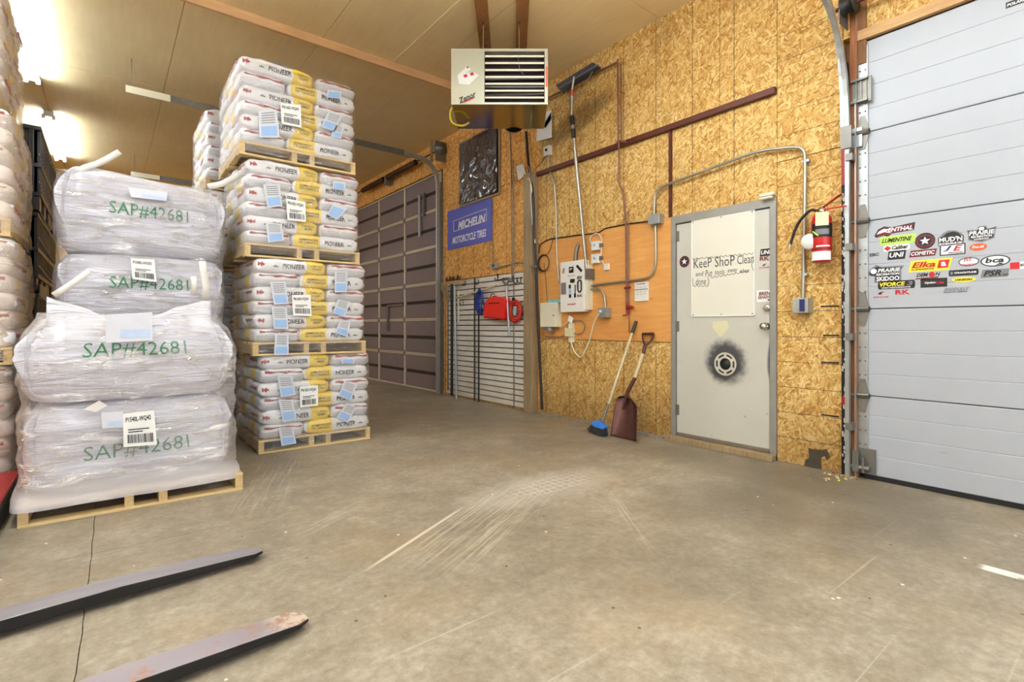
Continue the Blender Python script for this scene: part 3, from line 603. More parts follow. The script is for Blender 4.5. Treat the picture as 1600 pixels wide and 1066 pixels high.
# track, drum and springs of the brown door
for ky, xe, lb in ((YB0-.05, .16, 'near ceiling-hung track of the brown sectional door, running left from drum plate'), (YB1+.05, .32, 'far ceiling-hung track of the brown sectional door')):
    t3 = empty('door_track', (WX-.07, ky, 0)); tag(t3, lb, 'door track', None)
    ztr = 3.79
    ctrack([(xt, ky, 0), (xt, ky, 3.30)] + arc((xt, ky, 3.36), (xt, ky, ztr), (xt-.42, ky, ztr), 10)[1:] + [(xe, ky, ztr+.02)], .06, 'track_rail', M['galv'], t3)
    MB().box((WX-.05, ky-.02, 0), (WX-.0, ky+.02, 3.45)).build('angle_iron', M['galv_d'], t3)
    MB().box((xe, ky-.03, ztr-.04), (WX-.7, ky-.026, ztr+.04)).build('support_angle', M['galv_d'], t3)
    for xx in (xe+.05, 2.0): MB().box((xx, ky-.003, ztr), (xx+.010, ky, ZC)).build('hanger_strap', M['galv_d'], t3)
    MB().box((xe, ky-.05, ztr-.045), (xe+.42, ky-.032, ztr+.035)).build('stiffener', M['cream'], t3)
sa = empty('torsion_shaft', (WX-.13, 9.3, 3.93)); tag(sa, 'brown torsion spring shaft above the brown sectional door', 'door shaft')
zs = 3.93
MB().tube([(WX-.13, YB0-.12, zs), (WX-.13, YB1+.1, zs)], .014, 10).build('shaft', M['spring'], sa)
def spring(ya, yb):
    mb = MB(); n = 40; mb.lathe([(.045 + (.008 if k % 2 else 0), (yb-ya)*k/n) for k in range(n+1)], (WX-.13, ya, zs), (0, 1, 0), 12); mb.build('torsion_spring', M['spring'], sa)
spring(7.95, 9.1); spring(9.25, 10.3)
MB().box((WX-.15, 9.12, zs-.12), (WX, 9.2, zs+.05)).build('centre_bracket', M['galv_d'], sa)
MB().box((WX-.2, YB0-.17, zs-.18), (WX-.0, YB0-.16, zs+.14)).build('bearing_plate', M['galv_d'], sa)
MB().lathe([(0, 0), (.11, 0), (.11, .02), (.09, .025), (.09, .06), (.10, .07), (.02, .07), (.02, .1), (0, .1)], (WX-.11, YB0-.14, zs+.02), (0, -1, 0), 24).build('drum', M['galv_d'], sa)
MB().box((WX-.25, YB0-.15, zs-.2), (WX-.235, YB0-.1, zs+.14)).build('plate_flange', M['galv_d'], sa)

# ------------------------------------------------------------------ person door
d2 = empty('door_2', (WX, (YD0+YD1)/2, 0)); tag(d2, kind='structure')
fw = .05; fr = MB()
yi0, yi1, zi = YD0+fw, YD1-fw, 2.085
fr.prism([(WX-.02, YD0, .0), (WX-.02, YD0, ZD), (WX-.02, YD1, ZD), (WX-.02, YD1, 0), (WX-.02, yi1, 0), (WX-.02, yi1, zi), (WX-.02, yi0, zi), (WX-.02, yi0, 0)], (.06, 0, 0))
fr.build('door_frame', M['grey'], d2, bev=.003)
MB().box((WX+.03, yi0, .04), (WX+.05, yi1, zi)).build('rebate', M['rubber'], d2)
XD = WX-.006      # leaf face
lf = MB().box((XD, yi0+.006, .065), (XD+.04, yi1-.006, zi-.01)).build('door_leaf', M['mandoor'], d2, bev=.003)
MB().box((XD-.006, yi0+.01, .055), (XD, yi1-.01, .085)).build('door_sweep', M['alu'], lf)
MB().box((WX-.09, YD0-.0, 0), (WX+.05, YD1+.02, .05)).build('threshold', M['wood_post'], d2, bev=.004)
for py in (370, 510, 640):
    z = W(1058, py).z; hg = MB(); hg.tube([(XD-.008, yi1-.002, z-.05), (XD-.008, yi1-.002, z+.05)], .008, 8); hg.box((XD-.003, yi1-.035, z-.05), (XD, yi1, z+.05)); hg.build('hinge', M['galv_d'], d2)
for px, py, r in ((1197, 510, .03), (1199, 481, .026)):
    c = onX(px, py, XD); k = MB()
    k.lathe([(0, 0), (r*1.1, 0), (r*1.1, .006), (r*.45, .012), (r*.42, .03), (r*.8, .04), (r*.95, .055), (r*.8, .068), (0, .072)] if r > .027 else [(0, 0), (r*1.1, 0), (r*1.05, .015), (r*.8, .02), (0, .021)], c, (-1, 0, 0), 20)
    if r < .027: k.box((c.x-.045, c.y-.018, c.z-.007), (c.x-.02, c.y+.018, c.z+.007))
    k.build('door_knob' if r > .027 else 'deadbolt', M['silver'], d2)
sg = MB(); a = W(1202, 305); sg.box((WX-.05, a.y-.06, a.z-.012), (WX-.02, a.y+.06, a.z+.012)); sg.tube([(WX-.055, a.y-.05, a.z-.03), (WX-.055, a.y+.05, a.z-.03)], .012, 8); sg.build('door_chime_contact', M['cream'], d2)
# whiteboard
wb0, wb1 = onX(1081, 400, XD).y, onX(1180, 400, XD).y; zt, zbt = onX(1130, 336, XD).z, onX(1130, 494.5, XD).z
wbd = MB().box((XD-.008, wb1, zbt), (XD, wb0, zt)).build('whiteboard', P('whiteboard_sheet', (226, 222, 206), .3, 0, .03, 3)); tag(wbd, 'large whiteboard sheet screwed to the grey door, with a handwritten note', 'whiteboard')
f = MB(); e = .008
for a, b in (((wb1, zbt), (wb0, zbt+e)), ((wb1, zt-e), (wb0, zt)), ((wb1, zbt), (wb1+e, zt)), ((wb0-e, zbt), (wb0, zt))): f.box((XD-.011, a[0], a[1]), (XD-.008, b[0], b[1]))
f.build('board_trim', M['paper'], wbd)
scw = MB()
for yy in (wb0-.02, (wb0+wb1)/2, wb1+.02):
    for zz in (zt-.018, zbt+.018): scw.lathe([(.006, 0), (.005, .003), (0, .003)], (XD-.011, yy, zz), (-1, 0, 0), 8)
scw.build('screw', M['galv_d'], wbd)
hw = MB()
def wtext(mb, s, x0, x1, yc, h, X, shear=0, bold=0, mi=0, V=VW):     # text between photo columns x0..x1, centred on row yc, h photo px tall, on the plane X
    a, b = onX(x0, yc, X), onX(x1, yc, X); xm = (x0+x1)/2; c = (a+b)/2; m = onX(xm, yc, X); hh = (onX(xm, yc-h/2, X) - onX(xm, yc+h/2, X)).length
    w = (a-b).length; c = Vector((X, (a.y+b.y)/2, m.z)); U = Vector((0, -1, 0))
    letter(mb, s, c, U, V, w, hh, shear, bold, mi); return c, w, hh
XT = XD-.0095
for s, x0, x1, yc, h in (('KeeP', 1084, 1112, 411, 15), ('ShoP', 1117, 1148, 408, 16), ('Clean', 1152, 1178, 405, 14), ('and', 1087, 1099, 428, 7), ('Put', 1102, 1113, 427, 10), ('tools', 1117, 1132, 425, 8), ('away', 1137, 1152, 424, 7), ('when', 1156, 1170, 423, 7), ('done', 1087, 1103, 440, 10)):
    wtext(hw, s, x0, x1, yc, h, XT, .15 if h < 13 else 0, 0)
def squig(x0, x1, y0, y1, n=26):
    pts = []
    for i in range(n+1):
        k = i/n; pts.append(onX(x0+(x1-x0)*k, y0+(y1-y0)*k + (1.3 if i % 2 else -1.3), XT))
    hw.tube(pts, .0022, 4)
squig(1082, 1178, 405, 396); squig(1110, 1170, 434, 424, 18); squig(1083, 1107, 447, 447, 8); hw.tube([onX(1177, 400, XT), onX(1177, 408, XT), onX(1174, 414, XT), onX(1178, 424, XT)], .0022, 4); hw.tube([onX(1082, 434, XT), onX(1083, 447, XT)], .0022, 4)
hw.tube([onX(1106, 433, XT), onX(1108, 440, XT), onX(1106, 446, XT)], .0022, 4)
hw.build('handwriting', M['marker'], wbd)
# sprocket on the door
c = onX(1134, 569, XD); R0 = .105
sp = MB(); n = 84; outer = [(R0*(1.0 if k % 2 else .95)) for k in range(n)]
def ring(mb, r0f, r1, x, n=84):
    vs = []
    for k in range(n):
        a = 2*math.pi*k/n; vs += [(x, c.y+r0f[k]*math.cos(a), c.z+r0f[k]*math.sin(a)), (x, c.y+r1[k]*math.cos(a), c.z+r1[k]*math.sin(a)), (x+.006, c.y+r0f[k]*math.cos(a), c.z+r0f[k]*math.sin(a)), (x+.006, c.y+r1[k]*math.cos(a), c.z+r1[k]*math.sin(a))]
    fs = []
    for k in range(n):
        i, j = 4*k, 4*((k+1) % n); fs += [(i, j, j+1, i+1), (i+2, i+3, j+3, j+2), (i, i+2, j+2, j), (i+1, j+1, j+3, i+3)]
    mb.add(vs, fs)
ring(sp, outer, [R0*.83]*n, XD-.012); ring(sp, [R0*.66]*n, [R0*.50]*n, XD-.012)
for k in range(6):
    a = math.pi/6 + k*math.pi/3; d = Vector((0, math.cos(a), math.sin(a))); tt = Vector((0, -math.sin(a), math.cos(a)))
    sp.obox(Vector((XD-.009, c.y, c.z)) + d*R0*.745, d*R0*.1, tt*R0*.12, Vector((.003, 0, 0)))
so = sp.build('sprocket', P('pale_sprocket_metal', (214, 208, 192), .4, .2, .04, 8)); tag(so, 'pale round drive sprocket mounted on the grey door below the whiteboard', 'sprocket')
MB().lathe([(0, 0), (R0*.49, 0), (R0*.49, .003), (0, .003)], (XD, c.y, c.z), (-1, 0, 0), 32).build('centre_disc', P('dark_green_disc', (26, 34, 34), .5, 0, .2, 12), so)
# diamond of masking tape
dm = MB(); pts = [onX(x, y, XD) for x, y in ((1114, 503), (1136, 501), (1139, 512), (1126, 527), (1113, 512))]; dm.prism(pts, (-.001, 0, 0)); tag(dm.build('tape_patch', M['tape']), 'kite-shaped patch of pale masking tape below the whiteboard', 'tape')
M['pouch'] = P('pouch_film', (210, 211, 220), .3, 0, .05, 20); M['pouchblue'] = P('pale_blue_print', (186, 204, 230), .4, 0, .1, 20)
# ------------------------------------------------------------------ pallets
XV, ZV = Vector((1, 0, 0)), Vector((0, 0, 1))
def pallet(x0, y0, z0, w, d, label, rz=0):
    t = empty('wooden_pallet', (x0 + w/2, y0 + d/2, z0)); tag(t, label, 'pallet', 'wooden pallets under the stacked bags')
    n = 6; bw = w
    for k in range(n):         # deck boards run left-right
        yy = y0 + (d - .09) * k / (n-1); MB().box((x0, yy, z0+.098), (x0+w, yy+.09, z0+.115)).build('deck_board', M['pallet_x'], t, bev=.002)
    for k in (0, 2.5, 5):
        yy = y0 + (d - .09) * k / (n-1); MB().box((x0, yy, z0), (x0+w, yy+.09, z0+.017)).build('bottom_board', M['pallet_x'], t, bev=.002)
    for fx in (0, .44, .60, 1):
        xx = x0 + (w - .045) * fx; MB().box((xx, y0+.004, z0+.017), (xx+.045, y0+d-.004, z0+.098)).build('stringer', M['pallet_y'], t, bev=.002)
    t.rotation_euler = (0, 0, rz); return t
# ------------------------------------------------------------------ seed bags
def cube_pts(nu, nv, nw):
    """unit cube surface as (list of points, faces, per-face centre)"""
    V, F, idx = [], [], {}
    def vid(p):
        k = tuple(round(c, 5) for c in p)
        if k not in idx: idx[k] = len(V); V.append(p)
        return idx[k]
    def face(fn, a, b):
        for i in range(a):
            for j in range(b):
                F.append(tuple(vid(fn(-1 + 2*(i+di)/a, -1 + 2*(j+dj)/b)) for di, dj in ((0,0),(1,0),(1,1),(0,1))))
    face(lambda s, t: (s, -1, t), nu, nw); face(lambda s, t: (-s, 1, t), nu, nw)
    face(lambda s, t: (1, s, t), nv, nw); face(lambda s, t: (-1, -s, t), nv, nw)
    face(lambda s, t: (s, t, 1), nu, nv); face(lambda s, t: (s, -t, -1), nu, nv)
    return V, F
BH = .122
def seedS(a, b, c, L, D, seed=0):      # pillow shaped surface: a along the bag, b across, c up
    n = 10.0; k = (abs(a)**n + abs(b)**n + abs(c)**7.5) ** (1/n); x, y, z = a/k, b/k, c/k
    z *= 1 - .16*abs(a)**6 - .03*abs(b)**4
    w = noise.noise(Vector((x*L*7+seed, y*D*7, z*3)))*.013; x2 = x*L/2*(1 - .03*z*z); y2 = y*D/2*(1 - .02*z*z)
    return Vector((x2 + w*.6*(1 if x > 0 else -1), y2 + w*(1 if y > 0 else -1), z*BH/2*1.06 + w*.5*z + BH/2))
BC = {}
def bag_meshes(kind, seed):
    """local frame: front long side faces -Y, bag centre at the origin, resting on z = 0"""
    key = (kind, seed)
    if key in BC: return BC[key]
    L, D = {'A': (.615, .385), 'B': (.615, .385), 'E': (.375, .61), 'R': (.615, .385)}[kind]
    V, F = cube_pts(20, 12, 6) if kind != 'E' else cube_pts(12, 20, 6)
    mb = MB(); mi = []
    for f in F:
        c = [sum(V[i][k] for i in f)/4 for k in range(3)]; m = 0
        if kind in 'A' and c[0] > .42: m = 1
        if kind in 'B' and -.98 < c[0] < -.20: m = 1
        if kind == 'R' and -.3 < c[0] < .3: m = 1
        if kind == 'E':
            if c[1] < -.98: m = 2 if c[2] < .15 else 0
            if -.3 < c[1] < .3 and c[1] > -.98: m = 1
        mi.append(m)
    vs = [seedS(*p, L, D, seed) for p in V]
    mb.v = [tuple(v) for v in vs]; mb.f = F; mb.sm = [True]*len(F); mb.mi = mi
    out = [('body', mb.mesh('seed_bag', [M['bag'], M['bagyel'], M['bagside']]))]
    def front(s, a0, a1, c0, c1, mats, shear=0, bold=.02, name='lettering', rows=None):
        m = MB()
        for (txt, A0, A1, C0, C1, k) in rows:
            g, fs = glyphs(txt, shear, .014); m.add([seedS(A0+(A1-A0)*x, -1, C0+(C1-C0)*y, L, D, seed) + Vector((0, -.006, 0)) for x, y in g], fs, mi=k)
        return (name, m.mesh(name, mats))
    def seam(a0, a1, c0, thick, side='front'):
        m = MB(); pts = []; n = 14
        for i in range(n+1):
            a = a0 + (a1-a0)*i/n; wob = .10*math.sin(i*1.3+seed) + (.25*(1-i/n) if seed % 2 else .1)
            if side == 'front': p = seedS(a, -1, c0+wob*.5, L, D, seed)
            elif side == 'left': p = seedS(-1, a, c0+wob*.5, L, D, seed)
            else: p = seedS(1, a, c0+wob*.5, L, D, seed)
            pts.append(p)
        nn = {'front': Vector((0, -1, 0)), 'left': Vector((-1, 0, 0)), 'right': Vector((1, 0, 0))}[side]
        for i in range(n):
            p, q = pts[i], pts[i+1]; h = Vector((0, 0, thick*(.75+.35*math.sin(i*.9+seed))))
            m.add([p - h + nn*.002, q - h + nn*.002, q + h*.3 + nn*.012, p + h*.3 + nn*.012, q + h + nn*.001, p + h + nn*.001], [(0, 1, 2, 3), (3, 2, 4, 5)], True)
        return ('sewn_closure', m.mesh('sewn_closure', M['bagred']))
    if kind == 'A':
        out.append(front('', 0, 0, 0, 0, [M['ink'], M['brownink']], rows=[('PIONEER', -.26, .34, -.38, .30, 0), ('CANOLA', .52, .90, .08, .40, 1), ('SEED', .58, .84, -.36, -.04, 1)]))
        m = MB()
        for k in (-1, 0, 1): m.add([seedS(-.44+k*.045-.03, -1, -.2, L, D, seed)+Vector((0,-.006,0)), seedS(-.44+k*.045+.03, -1, -.2, L, D, seed)+Vector((0,-.006,0)), seedS(-.44+k*.045, -1, .12-.12*abs(k), L, D, seed)+Vector((0,-.006,0))], [(0, 1, 2)])
        out.append(('leaf_emblem', m.mesh('leaf_emblem', M['inkgreen'])))
        out.append(seam(-.97, -.74, .05, .018)); out.append(seam(-.7, .7, .2, .014, 'left'))
    if kind == 'B':
        out.append(front('', 0, 0, 0, 0, [M['ink'], M['brownink']], rows=[('PIONEER', -.06, .52, -.38, .30, 0), ('SEMENCES', -.82, -.26, .06, .38, 1), ('DE CANOLA', -.82, -.26, -.36, -.04, 1)]))
        m = MB()
        for k in (-1, 0, 1): m.add([seedS(.68+k*.045-.03, -1, -.2, L, D, seed)+Vector((0,-.006,0)), seedS(.68+k*.045+.03, -1, -.2, L, D, seed)+Vector((0,-.006,0)), seedS(.68+k*.045, -1, .12-.12*abs(k), L, D, seed)+Vector((0,-.006,0))], [(0, 1, 2)])
        out.append(('leaf_emblem', m.mesh('leaf_emblem', M['inkgreen'])))
        out.append(seam(-.7, .7, .2, .014, 'right'))
    if kind == 'E':
        out.append(seam(-.82, .86, .42, .011))
    if kind == 'R':
        out.append(front('', 0, 0, 0, 0, [M['ink'], M['inkgrey']], rows=[('PIONEER', -.85, -.36, -.24, .20, 0)])); out.append(seam(-.97, -.74, .05, .018)); out.append(seam(-.7, .7, .2, .014, 'left'))
    BC[key] = out; return out
def seed_bag(kind, cx, cy, z, rz, seed, label, group):
    ms = bag_meshes(kind, seed); o = place(ms[0][1], 'seed_bag', None, (cx, cy, z), rz); tag(o, label, 'bag', group)
    for nm, me in ms[1:]: place(me, nm, o)
    return o
LV = ['bottom', 'second', 'third', 'fourth', 'fifth', 'top']; TV = ['bottom', 'second', 'third', 'top']
def seed_stack(x0, y0, shifts, which, name, group, layers=6, zt=(0, .845, 1.695, 2.55)):
    """x0,y0 = front-left corner of a 1.0 x 1.0 m pallet; which = subset of FL FR LR BR"""
    for ti, z0 in enumerate(zt):
        sx, sy = shifts[ti]; X, Y = x0+sx, y0+sy
        pallet(X-.005, Y-.01, z0, 1.0, 1.02, f'pale wooden pallet of the {TV[ti]} tier in the {name}', 0)
        for k in range(layers):
            z = z0 + .1165 + k*BH; j = lambda: random.uniform(-.010, .010); sd = random.randint(0, 3)
            tier = f'{TV[ti]} tier, {name}'; lay = f'{LV[k]} layer'
            if k % 2 == 1: defs = {'FL': ('A', .308, .195, 0), 'FR': ('E', .812, .31, 0), 'LR': ('R', .195, .70, -math.pi/2), 'BR': ('R', .69, .81, math.pi)}
            else: defs = {'FL': ('E', .190, .31, 0), 'FR': ('B', .692, .195, 0), 'LR': ('R', .31, .81, math.pi), 'BR': ('R', .805, .70, math.pi/2)}
            desc = {('A'): 'long seed bag with black print and yellow right half, front left', ('E'): 'short sewn end of a seed bag with red seam', ('B'): 'long seed bag with yellow left half and black print, front right', 'R': 'seed bag at the side, end towards the room'}
            for w in which:
                if w == 'ALL': continue
                kd, dx, dy, rz = defs[w]
                side = {'FL': 'front left', 'FR': 'front right', 'LR': 'left rear', 'BR': 'right rear'}[w]
                lb = {'A': f'seed bag with black print then yellow, {side}, {lay}, {tier}', 'B': f'seed bag with yellow then black print, {side}, {lay}, {tier}',
                      'E': f'red-seamed seed bag end, {side}, {lay}, {tier}', 'R': f'white seed bag, {side}, {lay}, {tier}'}[kd]
                seed_bag(kd, X+dx+j(), Y+dy+j()*.7, z, rz+random.uniform(-.018, .018), sd, lb, group)
def sleeve(x0, x1, y0, y1, prof, name, mat, label, cat='wrap', nu=96, amp=.010, lo=0):
    """stretch film sleeve: prof = [(z, grow)] rounded rectangle sections"""
    import bisect
    mb = MB(); zs = [p[0] for p in prof]; n = 36; cx, cy = (x0+x1)/2, (y0+y1)/2
    def P_(u, v):
        z = zs[0] + (zs[-1]-zs[0])*v; i = max(0, min(len(zs)-2, bisect.bisect(zs, z)-1)); t = (z-zs[i])/(zs[i+1]-zs[i]); t = t*t*(3-2*t)
        g_ = prof[i][1]*(1-t) + prof[i+1][1]*t; hx, hy = (x1-x0)/2+g_, (y1-y0)/2+g_; an = 2*math.pi*u; c, s = math.cos(an), math.sin(an)
        k = (abs(c)**14 + abs(s)**14)**(-1/14); x, y = c*k*hx, s*k*hy
        nz = noise.noise(Vector((x*5, y*5, z*9)))*amp + noise.noise(Vector((x*2, y*2, z*30)))*amp*.4; r = math.hypot(x, y); return Vector((cx + x*(1+nz/r), cy + y*(1+nz/r), z))
    mb.grid(P_, nu, n, True, wrapu=True); o = mb.build(name, mat); tag(o, label, cat); return o

# main stack of seed bags (front face 4.8 m from the camera line)
SX, SY = 1.02, 4.80
SH = [(0, 0), (-.045, -.005), (-.105, .0), (-.150, -.01)]
seed_stack(SX, SY, SH, ('FL', 'FR', 'LR'), 'tall stack', 'seed bags of the tall stack')
for ti, z0 in enumerate((0, .845, 1.695, 2.55)):
    sx, sy = SH[ti]
    sleeve(SX+sx-.004, SX+1.0+sx+.004, SY+sy-.004, SY+1.01+sy, [(z0+.03, .012), (z0+.10, .016), (z0+.16, .012), (z0+.4, .008), (z0+.80, .01), (z0+.855, -.03)], 'stretch_wrap', M['wrap'],
           f'clear stretch film around the {TV[ti]} tier of the tall seed stack')
# two stacks that show past it on the left
seed_stack(.88, 6.20, [(0, 0), (-.02, 0), (-.04, 0), (-.07, 0)], ('FL', 'LR'), 'rear stack', 'seed bags of the rear stack')
for ti, z0 in enumerate((0, .845, 1.695, 2.55)):
    sleeve(.87-.02*ti, 1.89, 6.19, 7.22, [(z0+.03, .012), (z0+.10, .016), (z0+.16, .02), (z0+.80, .015), (z0+.855, -.03)], 'stretch_wrap', M['wrap'], f'clear stretch film around the {TV[ti]} tier of the rear seed stack')
# left stack at the frame edge
LX, LY = -1.50, 4.72
LH = [(0, 0), (.01, 0), (.0, 0), (-.05, 0)]
seed_stack(LX, LY, LH, ('FR', 'BR'), 'left edge stack', 'seed bags of the stack at the left edge')
for ti, z0 in enumerate((0, .845, 1.695, 2.55)):
    sleeve(LX+LH[ti][0]-.004, LX+1.004+LH[ti][0], LY-.004, LY+1.01, [(z0+.03, .02), (z0+.10, .02), (z0+.16, .014), (z0+.5, .02), (z0+.80, .012), (z0+.855, -.03)], 'stretch_wrap', M['wrap_left'],
           f'clear stretch film around the {TV[ti]} tier of the left edge seed stack', amp=.02)
# crumpled film on top of the tall stack
mb = MB(); mb.grid(lambda u, v: Vector((1.02+.34*u-.02*v, 4.86+.3*v, 3.402+.05*math.sin(math.pi*u)**1.5*(1-.5*v)+.03*noise.noise(Vector((u*6, v*6, 1))))), 18, 10)
tag(mb.build('film_scrap', M['strap']), 'crumpled pale film lying on top of the tall seed stack', 'film')

# tags and shipping labels on the tall stack
def tier_pt(px, py, ti, off=.028): return onY(px, py, SY + SH[ti][1] - off)
def quad_tag(ti, pts, lab, group, blue_lo=.45, grey=True):
    p = [tier_pt(x, y, ti) for x, y in pts]      # tl, tr, br, bl
    n = Vector((0, .0015, 0)); root = MB().prism(p, n).build('paper_tag', M['tagpaper']); tag(root, lab, 'tag', group)
    def bl(u, v): return p[0].lerp(p[1], u).lerp(p[3].lerp(p[2], u), v) - Vector((0, .002, 0))
    m = MB().add([bl(.1, 1-blue_lo), bl(.9, 1-blue_lo), bl(.9, .94), bl(.1, .94)], [(3, 2, 1, 0)]); m.build('blue_print', M['lblue'], root)
    if grey:
        m = MB()
        for k in range(5): v = .08 + k*.09; m.add([bl(.14, v), bl(.86, v), bl(.86, v+.03), bl(.14, v+.03)], [(3, 2, 1, 0)])
        m.build('small_print', M['inkgrey'], root)
TG = [ # tier (0 bottom), corners in photo px, wording
 (3, ((404,174),(432,171),(437,215),(405,215)), 'left of centre on'), (3, ((512,140),(534,143),(533,155),(510,152)), 'upper right of'), (3, ((513,174),(535,181),(523,206),(501,198)), 'right of centre on'), (3, ((524,195),(537,198),(533,217),(517,213)), 'lower right of'),
 (2, ((411,288),(437,288),(441,322),(418,325)), 'left of centre on'), (2, ((521,283),(540,285),(539,298),(519,295)), 'upper right of'), (2, ((521,318),(544,325),(527,344),(511,335)), 'right of centre on'),
 (2, ((415,348),(440,350),(444,376),(419,379)), 'lower left of'),
 (1, ((422,441),(446,440),(451,475),(428,476)), 'upper left of'), (1, ((523,424),(543,424),(542,457),(523,457)), 'upper right of'), (1, ((424,480),(448,481),(451,514),(428,514)), 'middle left of'), (1, ((528,468),(547,472),(539,496),(520,489)), 'middle right of'), (1, ((531,502),(548,502),(543,527),(523,520)), 'lower right of'), (1, ((430,522),(451,523),(451,555),(428,555)), 'lower left of'),
 (0, ((433,588),(457,588),(462,617),(439,621)), 'upper left of'), (0, ((534,560),(554,560),(553,568),(534,568)), 'uppermost right of'), (0, ((538,595),(558,601),(548,627),(529,618)), 'upper right of'), (0, ((435,624),(457,625),(464,655),(442,660)), 'middle left of'), (0, ((541,630),(557,636),(544,661),(526,652)), 'middle right of'), (0, ((435,668),(458,668),(463,693),(440,697)), 'lower left of')]
for i, (ti, pts, wd_) in enumerate(TG):
    small = abs(pts[0][1]-pts[3][1]) < 18
    quad_tag(ti, pts, f'small paper tag, {wd_} {TV[ti]} tier of the tall stack', 'paper tags on the tall seed stack', .8 if small else .42, not small)
def ship_label(P4, code, lab, Nn, side_u):
    p = P4; root = MB().prism(p, Nn * -.0015).build('shipping_label', M['paper']); tag(root, lab, 'label', 'barcode shipping labels')
    def bl(u, v): return p[0].lerp(p[1], u).lerp(p[3].lerp(p[2], u), v) + Nn*.002
    U = (p[1]-p[0]); V = (p[0]-p[3]); m = MB(); letter(m, code, bl(.48, .20), U.normalized(), V.normalized(), U.length*.8, V.length*.17, 0, .02); m.build('lettering', M['ink'], root)
    m = MB(); u = .12; r = random.Random(len(code)+int(p[0].x*100))
    while u < .9:
        w = r.choice((.010, .018, .03)); m.add([bl(u, .64), bl(u+w, .64), bl(u+w, .90), bl(u, .90)], [(3, 2, 1, 0)]); u += w + r.choice((.010, .016, .026))
    for k in range(2): m.add([bl(.15, .48+k*.07), bl(.8-.2*k, .48+k*.07), bl(.8-.2*k, .51+k*.07), bl(.15, .51+k*.07)], [(3, 2, 1, 0)])
    m.build('barcode', M['ink'], root)
NF = Vector((0, -1, 0))
for ti, pts in ((3, ((438,160),(470,165),(471,200),(440,193))), (2, ((447,310),(477,316),(478,347),(449,344))), (1, ((456,461),(485,461),(487,494),(458,493))), (0, ((468,604),(497,602),(497,634),(469,637)))):
    ship_label([tier_pt(x, y, ti, .032) for x, y in pts], 'P616D-VQ41', f'white barcode label in the middle of the {TV[ti]} tier of the tall stack', NF, None)

# ------------------------------------------------------------------ bulk bags (two stacks)
def bulk_surface(x0, x1, y0, y1, z0, z1, seed, sag=0, tilt=0, taper=0):
    def S(a, b, c):
        n = 7.5; k = (abs(a)**n + abs(b)**n + abs(c)**5) ** (1/n); x, y, z = a/k, b/k, c/k
        h = (z1-z0)/2; bul = 1 + .03*(1-z*z) - taper*max(0, z)**1.6
        X = (x0+x1)/2 + x*(x1-x0)/2*bul; Y = (y0+y1)/2 + y*(y1-y0)/2*bul
        top = 1 if z > 0 else 0
        zz = (z0+z1)/2 + z*h*(1 - (.0 if not top else sag*(1 - x*x)*1.0)) + (tilt*x*max(0, z) if top else 0)
        w = noise.noise(Vector((X*2.5+seed, Y*2.5, zz*22)))*.014 + noise.noise(Vector((X*1.2+seed, Y*1.2, zz*5)))*.022 + noise.noise(Vector((X*9+seed, Y*9, zz*24)))*.005
        ny = -1 if y < 0 else 1
        e = .35 if abs(z) > .95 else 1
        return Vector((X + w*.6*(1 if x > 0 else -1)*(abs(x) > .5), Y + w*ny*(abs(y) > .5), zz + w*.5*(abs(z) > .8)))
    return S
def bulk_bag(x0, x1, y0, y1, z0, z1, seed, label, sag=.0, tilt=0, text=None, fin=True, tsk=0, taper=0):
    S = bulk_surface(x0, x1, y0, y1, z0, z1, seed, sag, tilt, taper); V, F = cube_pts(40, 24, 22); mb = MB()
    mb.v = [tuple(S(*p)) for p in V]; mb.f = F; mb.sm = [True]*len(F); mb.mi = [0]*len(F)
    o = mb.build('bulk_bag', M['bulk']); tag(o, label, 'bag', 'white bulk bags')
    if text:
        ax0, ax1, c0, c1 = text; g_, fs = glyphs('SAP#42681', .0, -.006); m = MB()
        def tp(x, y):
            a = ax0 + (ax1-ax0)*x; c = c0 + (c1-c0)*y + tsk*a; return S(a, -1, c) + Vector((0, -.012, 0))
        m.add([tp(x, y) for x, y in g_], fs); m.build('stencilled_lettering', M['inkgreen'], o)
    if fin:
        for sx in (-1, 1):
            m = MB(); N = 18
            def fp(u, v, sx=sx):
                c = -0.92 + 1.84*v; p = S(sx*.93, -.99, c); wv = (.045 + .035*math.sin(v*5+seed))*math.sin(math.pi*min(1, max(0, v)))**.5
                return p + Vector((sx*.8, -.55, 0))*wv*u + Vector((0, 0, .01*noise.noise(Vector((v*6, seed, u)))))
            m.grid(fp, 3, N); m.build('corner_seam', M['bulk'], o, solid=.003)
    return o, S
BX0, BX1, BY0, BY1 = -.375, .665, 3.86, 4.84
pallet(-.385, 3.83, 0, 1.10, 1.02, 'pale wooden pallet under the nearer stack of white bulk bags')
b1, S1 = bulk_bag(BX0+.0, BX1-.01, BY0+.02, BY1, .117, .655, 3, 'white bulk bag with green stencilled number, lower of the nearer stack', text=(-.47, .52, -.28, .0+.06), tsk=.03)
b2, S2 = bulk_bag(BX0-.01, BX1-.02, BY0, BY1, .645, 1.20, 11, 'white bulk bag with green stencilled number, upper of the nearer stack', sag=.10, text=(-.46, .50, -.03, .33), tsk=.03, taper=.17)
